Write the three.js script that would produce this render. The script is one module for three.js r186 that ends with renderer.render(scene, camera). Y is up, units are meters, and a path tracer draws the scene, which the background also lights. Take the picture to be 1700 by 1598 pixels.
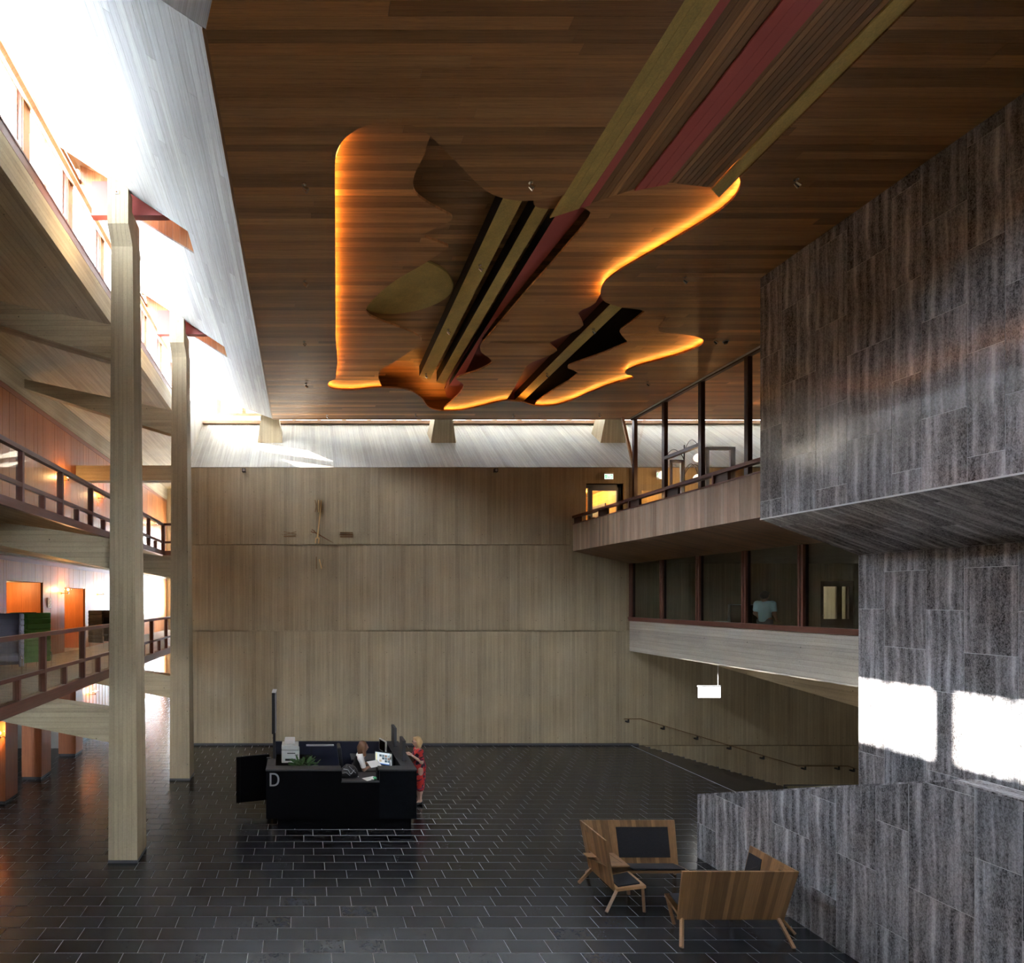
import * as THREE from 'three';
import { mergeGeometries, mergeVertices } from 'three/addons/utils/BufferGeometryUtils.js';
import { RoundedBoxGeometry } from 'three/addons/geometries/RoundedBoxGeometry.js';
import { MarchingCubes } from 'three/addons/objects/MarchingCubes.js';
import { FontLoader } from 'three/addons/loaders/FontLoader.js';
import { TextGeometry } from 'three/addons/geometries/TextGeometry.js';
import { RectAreaLightUniformsLib } from 'three/addons/lights/RectAreaLightUniformsLib.js';

// ---------- camera, sky, sun, exposure ----------
// World: x right, y up (0 = hall floor), depth d = -z. The camera stands on the stair landing, eye 5.1 m above the floor.
const EYE = 5.1, F = 900, CX = 505, CY = 995;
const scene = new THREE.Scene();
const camera = new THREE.PerspectiveCamera(2 * Math.atan(995 / F) * 180 / Math.PI, 2390 / 1990, 0.05, 200);
camera.position.set(0, EYE, 0);
camera.setViewOffset(2390, 1990, 690, 0, 1700, 1598);
const renderer = new THREE.WebGLRenderer({ antialias: true });
renderer.toneMapping = THREE.LinearToneMapping;
renderer.toneMappingExposure = 3.0;
renderer.shadowMap.enabled = true;
RectAreaLightUniformsLib.init();
scene.background = new THREE.Color().setRGB(0.80, 0.90, 1.0);
scene.backgroundIntensity = 24;
const sun = new THREE.DirectionalLight(new THREE.Color().setRGB(1.0, 0.93, 0.82), 50);
sun.position.set(-40, 5 + 40 * 0.655, -12 - 40 * 0.255);
sun.target.position.set(0, 5, -12);
sun.castShadow = true;
sun.shadow.mapSize.set(4096, 4096);
Object.assign(sun.shadow.camera, { left: -22, right: 22, top: 22, bottom: -22, near: 1, far: 90 });
scene.add(sun, sun.target);

// ---------- helpers ----------
let seed = 7;
const rnd = () => { seed = (seed + 0x6d2b79f5) | 0; let t = Math.imul(seed ^ (seed >>> 15), 1 | seed); t = (t + Math.imul(t ^ (t >>> 7), 61 | t)) ^ t; return ((t ^ (t >>> 14)) >>> 0) / 4294967296; };
const rr = (a, b) => a + (b - a) * rnd();
const V = (x, y, d) => new THREE.Vector3(x, y, -d);
const taken = new Map();
function numbered(n) { const k = taken.get(n) ?? 0; taken.set(n, k + 1); return k ? n + '_' + String(k).padStart(3, '0') : n; }
function shade(o) { o.castShadow = true; o.receiveShadow = true; return o; }
function mesh(name, geo, mat, parent) { const m = shade(new THREE.Mesh(geo, mat)); m.name = parent ? name : numbered(name); (parent ?? scene).add(m); return m; }
function tag(o, label, category, group) { o.userData.label = label; o.userData.category = category; if (group) o.userData.group = group; return o; }
function thing(name, label, category, pos = [0, 0, 0], turn = 0, group) {
  const g = new THREE.Group(); g.name = numbered(name); g.position.set(pos[0], pos[1], -pos[2]); g.rotation.y = turn; scene.add(g); return tag(g, label, category, group);
}
function struct(name, label, category, geo, mat) {
  const o = geo ? mesh(name, geo, mat) : new THREE.Group(); if (!geo) { o.name = numbered(name); scene.add(o); }
  o.userData.kind = 'structure'; return tag(o, label, category);
}
function copy(o, label) { const c = o.clone(); c.name = numbered(o.name.replace(/_\d{3}$/, '')); if (label) c.userData = { ...o.userData, label }; else c.userData = { ...o.userData }; scene.add(c); return c; }
const lin = (r, g, b) => new THREE.Color().setRGB(r, g, b);

// periodic noise
const hsh = (x, y, s) => { let h = Math.imul(x, 374761393) + Math.imul(y, 668265263) + Math.imul(s, 974711) | 0; h = Math.imul(h ^ (h >>> 13), 1274126177); return ((h ^ (h >>> 16)) >>> 0) / 4294967296; };
function pn(x, y, px, py, s) {
  const x0 = Math.floor(x), y0 = Math.floor(y), fx = x - x0, fy = y - y0, u = fx * fx * (3 - 2 * fx), v = fy * fy * (3 - 2 * fy);
  const w = (a, p) => ((a % p) + p) % p, xa = w(x0, px), xb = w(x0 + 1, px), ya = w(y0, py), yb = w(y0 + 1, py);
  const a = hsh(xa, ya, s), b = hsh(xb, ya, s), c = hsh(xa, yb, s), d = hsh(xb, yb, s);
  return a + (b - a) * u + (c - a) * v + (a - b - c + d) * u * v;
}
function fbm(u, v, fx, fy, oct, s) { let t = 0, a = 0.5, n = 0; for (let i = 0; i < oct; i++) { t += a * pn(u * fx, v * fy, fx, fy, s + i); n += a; a *= 0.5; fx *= 2; fy *= 2; } return t / n; }
const toS = (l) => { l = Math.min(1, Math.max(0, l)); return 255 * (l <= 0.0031308 ? 12.92 * l : 1.055 * Math.pow(l, 1 / 2.4) - 0.055); };
function tex(w, h, sx, sy, fn, color = true) {   // fn(u, v) -> linear grey or [r, g, b]; covers sx by sy metres
  const data = new Uint8Array(w * h * 4);
  for (let y = 0; y < h; y++) for (let x = 0; x < w; x++) {
    const c = fn((x + 0.5) / w, (y + 0.5) / h), i = (y * w + x) * 4;
    for (let k = 0; k < 3; k++) { const q = Array.isArray(c) ? c[k] : c; data[i + k] = color ? toS(q) : 255 * Math.min(1, Math.max(0, q)); }
    data[i + 3] = 255;
  }
  const t = new THREE.DataTexture(data, w, h, THREE.RGBAFormat);
  t.wrapS = t.wrapT = THREE.RepeatWrapping; t.magFilter = THREE.LinearFilter; t.minFilter = THREE.LinearMipmapLinearFilter; t.generateMipmaps = true; t.anisotropy = 8;
  if (color) t.colorSpace = THREE.SRGBColorSpace; t.repeat.set(1 / sx, 1 / sy); t.needsUpdate = true; return t;
}

// ---------- textures ----------
const woodT = tex(1024, 512, 2.4, 0.6, (u, v) => {
  const wv = v + 0.02 * (fbm(u, v, 3, 4, 2, 3) - 0.5);
  const g = fbm(u, wv, 5, 90, 3, 11), f = fbm(u, v, 40, 200, 2, 17), l = fbm(u, wv, 2, 24, 2, 23), p = Math.pow(fbm(u, wv, 10, 30, 3, 31), 3);
  const k = 0.60 + 0.46 * g + 0.22 * (l - 0.5) + 0.16 * (f - 0.5) - 0.5 * Math.max(0, p - 0.28);
  return [k, k * (0.97 + 0.03 * l), k * (0.92 + 0.08 * l)];
});
const oakT = tex(512, 512, 0.9, 0.45, (u, v) => { const g = fbm(u, v + 0.03 * fbm(u, v, 3, 3, 2, 7), 4, 60, 4, 41), l = fbm(u, v, 2, 12, 2, 43); const k = 0.66 + 0.4 * g + 0.2 * (l - 0.5); return [k, k * 0.985, k * 0.95]; });
// board-marked concrete: marks run along v; 6 m by 3 m
const edges = [0]; { let x = 0; while (x < 0.977) { x += rr(0.012, 0.024); edges.push(Math.min(x, 1)); } edges[edges.length - 1] = 1; }
const boardAt = (u) => { let i = 0; while (i < edges.length - 2 && u >= edges[i + 1]) i++; return [i, Math.min(u - edges[i], edges[i + 1] - u) * 6]; };
const tone = edges.map(() => rnd());
const concT = tex(2048, 1024, 6, 3, (u, v) => {
  const [i, e] = boardAt(u), st = fbm(u, v, 140, 4, 3, 51 + i % 5), big = fbm(u, v, 6, 3, 3, 61), fine = fbm(u, v, 300, 150, 2, 71);
  let k = 0.80 + 0.20 * (tone[i] - 0.5) + 0.22 * (st - 0.5) + 0.26 * (big - 0.5) + 0.14 * (fine - 0.5);
  if (e < 0.006) k *= 0.82; if (hsh(Math.floor(u * 520), Math.floor(v * 260), 5) > 0.9975) k *= 0.55;
  const du = (u * 6 + 0.5) % 1 - 0.5, dv = (v * 3 + 0.3) % 1.5 - 0.75; if (du * du + dv * dv < 0.00016) k *= 0.3;
  const w = fbm(u, v, 10, 5, 2, 81) - 0.5; return [k * (1 + 0.05 * w), k, k * (0.97 - 0.10 * w)];
});
const concB = tex(2048, 512, 6, 3, (u, v) => { const [i, e] = boardAt(u); return 0.35 + 0.4 * tone[i] + 0.2 * fbm(u, v, 160, 6, 2, 91) - (e < 0.006 ? 0.35 : 0) + 0.06 * fbm(u, v, 400, 200, 1, 95); }, false);
const stoneT = tex(1024, 1024, 1.5, 1.5, (u, v) => {
  const wu = u + 0.05 * (fbm(u, v, 3, 2, 3, 101) - 0.5), vein = Math.pow(fbm(wu, v, 22, 1, 4, 103), 3), band = fbm(wu, v, 4, 1, 2, 107), fl = fbm(u, v, 170, 90, 2, 109), sp = fbm(u, v, 60, 24, 2, 113);
  const k = 0.105 + 0.75 * vein * (0.35 + band) + 0.24 * (fl - 0.5) + 0.10 * (sp - 0.5) + 0.05 * (band - 0.5);
  const w = 0.06 * (fbm(u, v, 3, 3, 2, 117) - 0.5); return [Math.max(0.012, k * (1 + w)), Math.max(0.012, k), Math.max(0.012, k * (1.08 - w))];
});
const tileT = tex(512, 512, 1.3, 1.3, (u, v) => { const k = 0.7 + 0.5 * (fbm(u, v, 4, 4, 4, 121) - 0.5) + 0.35 * (fbm(u, v, 64, 64, 2, 123) - 0.5); return [k, k, k * 1.02]; });
const tileR = tex(512, 512, 1.3, 1.3, (u, v) => 0.78 + 0.25 * (fbm(u, v, 5, 5, 3, 131) - 0.5) + 0.12 * (fbm(u, v, 90, 90, 1, 137) - 0.5), false);
const feltT = tex(256, 256, 0.25, 0.25, (u, v) => 0.6 + 0.8 * (fbm(u, v, 60, 60, 2, 141) - 0.3));
const granT = tex(512, 512, 0.8, 0.8, (u, v) => { const k = fbm(u, v, 110, 110, 2, 151); return 0.4 + (k > 0.66 ? 6 * (k - 0.66) * 8 : 0) + 0.5 * fbm(u, v, 12, 12, 2, 157); });
const goldT = tex(512, 512, 1.2, 1.2, (u, v) => { const k = 0.8 + 0.3 * (fbm(u, v, 6, 6, 4, 161) - 0.5) + 0.25 * (fbm(u, v, 80, 80, 2, 167) - 0.5); return [k, k * 0.98, k * 0.9]; });
const carpetT = tex(512, 512, 1.6, 1.6, (u, v) => 0.7 + 0.5 * (fbm(u, v, 8, 50, 3, 171) - 0.5) + 0.3 * (fbm(u, v, 120, 120, 1, 173) - 0.5));

// ---------- materials ----------
const mat = (name, o) => { const m = new THREE.MeshPhysicalMaterial({ roughness: 0.6, ...o }); m.name = name; return m; };
const M = {
  plank: mat('stained cedar planks', { map: woodT, vertexColors: true, roughness: 0.42 }),
  limed: mat('limed boards', { map: woodT, vertexColors: true, roughness: 0.6 }),
  fascia: mat('pale oiled boards', { map: woodT, vertexColors: true, roughness: 0.55 }),
  panel: mat('varnished panel veneer', { map: woodT, vertexColors: true, roughness: 0.45, specularIntensity: 0.6 }),
  frame: mat('red brown hardwood', { map: woodT, color: lin(0.155, 0.062, 0.045), roughness: 0.36 }),
  frameDark: mat('dark brown hardwood', { map: woodT, color: lin(0.06, 0.03, 0.026), roughness: 0.4 }),
  post: mat('warm pine', { map: woodT, color: lin(0.42, 0.25, 0.13), roughness: 0.5 }),
  conc: mat('board marked concrete', { map: concT, bumpMap: concB, bumpScale: 0.004, color: lin(0.46, 0.375, 0.25), roughness: 0.85 }),
  concPale: mat('pale board marked concrete', { map: concT, bumpMap: concB, bumpScale: 0.006, color: lin(0.46, 0.43, 0.38), roughness: 0.85 }),
  dark: mat('dark void', { color: lin(0.006, 0.005, 0.005), roughness: 0.9 }),
  plaster: mat('grey plaster', { color: lin(0.35, 0.33, 0.30), roughness: 0.9 }),
  stone: mat('polished striped stone', { map: stoneT, vertexColors: true, roughness: 0.13 }),
  mortar: mat('pale mortar', { color: lin(0.5, 0.52, 0.55), roughness: 0.8 }),
  tile: mat('honed black slate', { map: tileT, roughnessMap: tileR, vertexColors: true, roughness: 0.30 }),
  grout: mat('grey grout', { color: lin(0.36, 0.345, 0.32), roughness: 0.8 }),
  gold: mat('gold leaf', { map: goldT, color: lin(0.80, 0.60, 0.20), roughness: 0.55, metalness: 0.1 }),
  red: mat('red lacquer', { color: lin(0.60, 0.13, 0.11), roughness: 0.6 }),
  plum: mat('plum red lacquer', { color: lin(0.30, 0.09, 0.095), roughness: 0.5 }),
  steelRed: mat('red oxide steel paint', { color: lin(0.36, 0.09, 0.085), roughness: 0.5 }),
  black: mat('black stain', { color: lin(0.008, 0.006, 0.006), roughness: 0.6 }),
  glass: mat('clear glass', { color: lin(1, 1, 1), roughness: 0, transmission: 1, thickness: 0, ior: 1.5 }),
  tint: mat('grey tinted glass', { color: lin(0.80, 0.84, 0.82), roughness: 0, transmission: 1, thickness: 0, ior: 1.52 }),
  casement: mat('grey white casement', { color: lin(0.62, 0.63, 0.64), roughness: 0.4 }),
  metalGrey: mat('blue grey metal', { color: lin(0.13, 0.155, 0.20), roughness: 0.4 }),
  chrome: mat('chrome', { color: lin(0.75, 0.75, 0.75), metalness: 1, roughness: 0.15 }),
  iron: mat('black iron', { color: lin(0.012, 0.012, 0.014), roughness: 0.45 }),
  deskBlack: mat('black laminate', { color: lin(0.003, 0.003, 0.004), roughness: 0.5, specularIntensity: 0.15 }),
  deskTop: mat('dark grey counter', { color: lin(0.05, 0.05, 0.054), roughness: 0.5, specularIntensity: 0.4 }),
  granite: mat('black speckled stone', { map: granT, color: lin(0.006, 0.007, 0.010), roughness: 0.4, specularIntensity: 0.25 }),
  white: mat('white plastic', { color: lin(0.72, 0.72, 0.72), roughness: 0.4 }),
  paper: mat('white paper', { color: lin(0.8, 0.8, 0.8), roughness: 0.8 }),
  greyPaint: mat('grey paint', { color: lin(0.30, 0.30, 0.32), roughness: 0.5 }),
  oak: mat('solid oak staves', { map: oakT, vertexColors: true, roughness: 0.5 }),
  felt: mat('charcoal felt', { map: feltT, color: lin(0.026, 0.026, 0.032), roughness: 1, sheen: 0.4, sheenColor: lin(0.2, 0.2, 0.24) }),
  brass: mat('brass', { color: lin(0.80, 0.58, 0.28), metalness: 0.9, roughness: 0.35 }),
  bronze: mat('bronze', { color: lin(0.20, 0.10, 0.04), metalness: 0.6, roughness: 0.45 }),
  brassDull: mat('dull brass', { color: lin(0.22, 0.135, 0.06), metalness: 0.3, roughness: 0.5 }),
  skirting: mat('dark stone skirting', { color: lin(0.05, 0.05, 0.056), roughness: 0.4 }),
  carpet: mat('beige carpet', { map: carpetT, color: lin(0.34, 0.27, 0.19), roughness: 0.95 }),
  bulb: mat('glowing bulb', { color: lin(1, 0.8, 0.5), emissive: lin(1, 0.55, 0.2), emissiveIntensity: 10, roughness: 0.4 }),
  led: mat('amber light strip', { color: lin(1, 0.6, 0.2), emissive: lin(1, 0.42, 0.08), emissiveIntensity: 1.7, roughness: 0.5 }),
  leaf: mat('leaf green', { color: lin(0.05, 0.13, 0.035), roughness: 0.45 }),
};

// ---------- geometry ----------
// a geometry from quads/triangles given as arrays of [x, y, d]; uv chosen by the caller in metres
class Mesher {
  constructor() { this.p = []; this.n = []; this.t = []; this.c = []; this.col = null; }
  poly(pts, uvs) {
    const a = V(...pts[0]), nrm = new THREE.Vector3();
    for (let i = 1; i < pts.length - 1 && nrm.lengthSq() < 1e-14; i++) nrm.crossVectors(V(...pts[i]).sub(a), V(...pts[i + 1]).sub(a));
    nrm.normalize();
    for (let i = 1; i < pts.length - 1; i++) for (const k of [0, i, i + 1]) {
      const q = V(...pts[k]); this.p.push(q.x, q.y, q.z); this.n.push(nrm.x, nrm.y, nrm.z);
      if (uvs) this.t.push(...uvs[k]); else { const ax = Math.abs(nrm.x), ay = Math.abs(nrm.y), az = Math.abs(nrm.z); this.t.push(...(az >= ax && az >= ay ? [q.x, q.y] : ax >= ay ? [-q.z, q.y] : [q.x, -q.z])); }
      if (this.col) this.c.push(...this.col);
    }
    return this;
  }
  box(x0, x1, y0, y1, d0, d1, along = 'y', wood = false) {   // marks or grain run along that axis
    const c = [[x0, y0, d0], [x1, y0, d0], [x1, y1, d0], [x0, y1, d0], [x0, y0, d1], [x1, y0, d1], [x1, y1, d1], [x0, y1, d1]], al = 'xyd'.indexOf(along);
    for (const [n, ...f] of [[2, 0, 1, 2, 3], [2, 5, 4, 7, 6], [0, 4, 0, 3, 7], [0, 1, 5, 6, 2], [1, 3, 2, 6, 7], [1, 4, 5, 1, 0]]) {
      const ax = [0, 1, 2].filter((k) => k !== n), a = ax.includes(al) ? al : ax[0], b = ax.find((k) => k !== a);
      this.poly(f.map((i) => c[i]), f.map((i) => (wood ? [c[i][a], c[i][b]] : [c[i][b], c[i][a]])));
    }
    return this;
  }
  // polygon in (x, y) swept through depth d0..d1
  prismD(pts, d0, d1, rot) {
    const area = pts.reduce((s, p, i) => { const q = pts[(i + 1) % pts.length]; return s + p[0] * q[1] - q[0] * p[1]; }, 0); if (area < 0) pts = pts.slice().reverse();
    const tri = THREE.ShapeUtils.triangulateShape(pts.map((p) => new THREE.Vector2(...p)), []);
    for (const t of tri) { const q = t.map((i) => pts[i]); this.poly(q.map((p) => [p[0], p[1], d0]), rot ? q.map((p) => [p[1], p[0]]) : undefined); this.poly(q.slice().reverse().map((p) => [p[0], p[1], d1]), rot ? q.slice().reverse().map((p) => [p[1], p[0]]) : undefined); }
    let s = 0;
    pts.forEach((p, i) => { const q = pts[(i + 1) % pts.length], l = Math.hypot(q[0] - p[0], q[1] - p[1]); const uv = [[s, d0], [s, d1], [s + l, d1], [s + l, d0]]; this.poly([[p[0], p[1], d0], [p[0], p[1], d1], [q[0], q[1], d1], [q[0], q[1], d0]], rot ? uv.map(([a, b]) => [b, a]) : uv); s += l; });
    return this;
  }
  geo() {
    const g = new THREE.BufferGeometry();
    g.setAttribute('position', new THREE.Float32BufferAttribute(this.p, 3)); g.setAttribute('normal', new THREE.Float32BufferAttribute(this.n, 3)); g.setAttribute('uv', new THREE.Float32BufferAttribute(this.t, 2));
    if (this.c.length) g.setAttribute('color', new THREE.Float32BufferAttribute(this.c, 3)); return g;
  }
}
const MB = () => new Mesher();
const bx = (...a) => MB().box(...a).geo();
const uvOff = (g, a, b) => { const t = g.attributes.uv; for (let i = 0; i < t.count; i++) t.setXY(i, t.getX(i) + a, t.getY(i) + b); return g; };
const tint = (g, c) => { const n = g.attributes.position.count, a = new Float32Array(n * 3); for (let i = 0; i < n; i++) a.set(c, i * 3); g.setAttribute('color', new THREE.BufferAttribute(a, 3)); return g; };
function rbox(w, h, dp, r, x, y, z) { return new RoundedBoxGeometry(w, h, dp, 2, r).translate(x, y, z); }   // local axes
const cyl = (r0, r1, h, x, y, z, n = 16) => new THREE.CylinderGeometry(r0, r1, h, n).translate(x, y, z);
const sph = (r, x, y, z, n = 16) => new THREE.SphereGeometry(r, n, n * 0.75 | 0).translate(x, y, z);
function tube(pts, r, n = 8, seg) { const c = pts.length > 2 ? new THREE.CatmullRomCurve3(pts, false, 'centripetal') : new THREE.LineCurve3(...pts); return new THREE.TubeGeometry(c, seg ?? Math.max(1, (pts.length - 1) * 6), r, n, false); }
const merged = (list) => mergeGeometries(list.map((g) => { const q = g.index ? g.toNonIndexed() : g; for (const k of Object.keys(q.attributes)) if (!['position', 'normal', 'uv'].includes(k)) q.deleteAttribute(k); return q; }));
// clip a convex polygon (array of [u, w]) to a rectangle
function clipRect(poly, u0, u1, w0, w1) {
  for (const [k, lim, s] of [[0, u0, 1], [0, u1, -1], [1, w0, 1], [1, w1, -1]]) {
    const out = [];
    for (let i = 0; i < poly.length; i++) {
      const a = poly[i], b = poly[(i + 1) % poly.length], ia = s * (a[k] - lim) >= 0, ib = s * (b[k] - lim) >= 0;
      if (ia) out.push(a);
      if (ia !== ib) { const t = (lim - a[k]) / (b[k] - a[k]); out.push([a[0] + t * (b[0] - a[0]), a[1] + t * (b[1] - a[1])]); }
    }
    poly = out; if (poly.length < 3) return [];
  }
  return poly;
}
const areaOf = (p) => Math.abs(p.reduce((s, a, i) => { const b = p[(i + 1) % p.length]; return s + a[0] * b[1] - b[0] * a[1]; }, 0)) / 2;
function regionTris(contour, holes = []) {
  const v = (l) => l.map((p) => new THREE.Vector2(...p)), all = [...contour, ...holes.flat()];
  let c = contour; if (THREE.ShapeUtils.isClockWise(v(c))) c = c.slice().reverse();
  const hs = holes.map((h) => (THREE.ShapeUtils.isClockWise(v(h)) ? h : h.slice().reverse())), pts = [...c, ...hs.flat()];
  return THREE.ShapeUtils.triangulateShape(v(c), hs.map(v)).map((t) => t.map((i) => pts[i]));
}
// a board: the part of a region inside a rectangle, on a plane given by at(u, w, depthBehind) -> [x, y, d]; uv along u
function boardGeo(tris, u0, u1, w0, w1, at, thick, col, flip, uvSwap) {
  const mb = MB(); mb.col = col; const ou = rnd() * 7, ow = rnd() * 7; let area = 0;
  for (const t of tris) {
    if (Math.max(t[0][0], t[1][0], t[2][0]) <= u0 || Math.min(t[0][0], t[1][0], t[2][0]) >= u1 || Math.max(t[0][1], t[1][1], t[2][1]) <= w0 || Math.min(t[0][1], t[1][1], t[2][1]) >= w1) continue;
    let p = clipRect(t, u0, u1, w0, w1); if (p.length < 3 || areaOf(p) < 1e-6) continue; area += areaOf(p);
    const ccw = p.reduce((s, a, i) => { const b = p[(i + 1) % p.length]; return s + a[0] * b[1] - b[0] * a[1]; }, 0) > 0; if (ccw === !!flip) p = p.slice().reverse();
    const uv = p.map(([u, w]) => (uvSwap ? [w - w0 + ow, u - u0 + ou] : [u - u0 + ou, w - w0 + ow]));
    mb.poly(p.map(([u, w]) => at(u, w, 0)), uv);
    p.forEach((a, i) => { const b = p[(i + 1) % p.length]; mb.poly([at(...a, 0), at(...a, thick), at(...b, thick), at(...b, 0)], [uv[i], uv[i], uv[(i + 1) % p.length], uv[(i + 1) % p.length]]); });
  }
  return area > 2e-4 ? { geo: mb.geo(), area } : null;
}
// lay boards over a region: rows across w, random lengths along u
function layBoards(tris, bounds, rowW, lenRange, gap, at, thick, colFn, flip) {
  const out = []; let w = bounds[2];
  while (w < bounds[3] - 1e-6) {
    const ww = typeof rowW === 'function' ? rowW() : rowW, w1 = Math.min(w + ww, bounds[3]); let u = bounds[0] - rnd() * lenRange[0];
    while (u < bounds[1]) { const l = rr(...lenRange), u1 = u + l; const c = colFn(w); const b = boardGeo(tris, u + gap / 2, u1 - gap / 2, w + gap / 2, w1 - gap / 2, at, thick, c, flip); if (b) out.push({ ...b, u, u1, w, w1 }); u = u1; }
    w = w1;
  }
  return out;
}
// add boards as parts: the ones that matter most singly, the rest joined
function addBoards(list, name, material, parent, score, most = 300) {
  list.sort((a, b) => score(b) - score(a));
  list.slice(0, most).forEach((b) => mesh(name, b.geo, material, parent));
  if (list.length > most) { const m = mesh(name + '_remainder', mergeGeometries(list.slice(most).map((b) => b.geo)), material, parent); m.userData.kind = 'stuff'; }
}
// tapered capsule field meshed as one surface (bones: [ax,ay,az, ra, bx,by,bz, rb])
function fieldGeo(lo, hi, res, fn) {
  const mc = new MarchingCubes(res, undefined, false, false, 120000); mc.isolation = 0; const n = res, half = n / 2;
  for (let k = 0; k < n; k++) for (let j = 0; j < n; j++) for (let i = 0; i < n; i++) {
    const x = lo[0] + (hi[0] - lo[0]) * (((i - half) / half) * 0.5 + 0.5), y = lo[1] + (hi[1] - lo[1]) * (((j - half) / half) * 0.5 + 0.5), z = lo[2] + (hi[2] - lo[2]) * (((k - half) / half) * 0.5 + 0.5);
    mc.field[i + n * j + n * n * k] = -fn(x, y, z);
  }
  mc.update(); const c = mc.count, p = new Float32Array(c * 3);
  for (let i = 0; i < c; i++) for (let a = 0; a < 3; a++) p[i * 3 + a] = lo[a] + (hi[a] - lo[a]) * (mc.positionArray[i * 3 + a] * 0.5 + 0.5);
  let g = new THREE.BufferGeometry(); g.setAttribute('position', new THREE.BufferAttribute(p, 3)); g = mergeVertices(g, 1e-4); g.computeVertexNormals();
  const m = g.toNonIndexed(); m.setAttribute('uv', new THREE.BufferAttribute(new Float32Array(m.attributes.position.count * 2), 2)); return m;
}
function capsule(x, y, z, b) {
  const [ax, ay, az, ra, bx_, by, bz, rb] = b, dx = bx_ - ax, dy = by - ay, dz = bz - az, L = dx * dx + dy * dy + dz * dz;
  const t = L > 0 ? Math.min(1, Math.max(0, ((x - ax) * dx + (y - ay) * dy + (z - az) * dz) / L)) : 0;
  return Math.hypot(x - ax - dx * t, y - ay - dy * t, z - az - dz * t) - (ra + (rb - ra) * t);
}
const smin = (a, b, k) => { const h = Math.max(k - Math.abs(a - b), 0) / k; return Math.min(a, b) - h * h * k * 0.25; };
const field = (bones, k) => (x, y, z) => { let s = 9; for (const b of bones) s = smin(s, capsule(x, y, z, b), k); return s; };

// ======================================================================= STRUCTURE
const CEIL = 11.47, BACK = 19.0;
// ---------- floor ----------
{
  const floor = struct('floor', 'black slate tile floor of the hall laid in staggered courses with pale joints', 'floor');
  mesh('bed', MB().box(-12.5, 11.45, -0.3, -0.004, -4, BACK + 0.05).box(-12.5, -4.3, -0.3, -0.004, BACK + 0.05, 32).geo(), M.grout, floor);
  const tiles = [], L = 0.6, W = 0.3, g = 0.010;
  for (let k = -34; k < 74; k++) {
    const d0 = 9.93 + W * k, d1 = d0 + W; if (d0 < -3.5 || d1 > 31.9) continue;
    const shift = -3.41 + 0.2 * k, first = Math.ceil((-12.4 - shift) / L);
    for (let i = first; ; i++) {
      let x0 = shift + i * L, x1 = x0 + L; if (x0 >= (d0 > BACK - 0.02 ? -4.3 : 11.44)) break; x1 = Math.min(x1, d0 > BACK - 0.02 ? -4.3 : 11.44);
      const e1 = d0 < BACK && x1 > -4.3 ? Math.min(d1, BACK) : d1; if (e1 - d0 < 0.03) continue;
      const m = MB(), t = rr(0.85, 1.15) * (rnd() < 0.06 ? 1.4 : 1), b = 0.002, q = [x0 + g / 2, x1 - g / 2, d0 + g / 2, e1 - g / 2]; m.col = [0.027 * t, 0.030 * t, 0.036 * t];
      const o = [rnd() * 9, rnd() * 9], top = [[q[0] + b, 0, q[2] + b], [q[1] - b, 0, q[2] + b], [q[1] - b, 0, q[3] - b], [q[0] + b, 0, q[3] - b]], low = [[q[0], -0.003, q[2]], [q[1], -0.003, q[2]], [q[1], -0.003, q[3]], [q[0], -0.003, q[3]]];
      m.poly(top, top.map((p) => [p[0] - x0 + o[0], p[2] - d0 + o[1]]));
      for (let s = 0; s < 4; s++) m.poly([low[s], low[(s + 1) % 4], top[(s + 1) % 4], top[s]], [o, o, o, o]);
      const px = CX + F * ((x0 + x1) / 2) / Math.max(d0, 0.5), py = CY + F * EYE / Math.max(d0, 0.5);
      tiles.push({ geo: m.geo(), s: px > -60 && px < 1430 && py < 1640 && d0 > 5 ? 1 / d0 : 0 });
    }
  }
  addBoards(tiles, 'tile', M.tile, floor, (t) => t.s);
}
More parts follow.
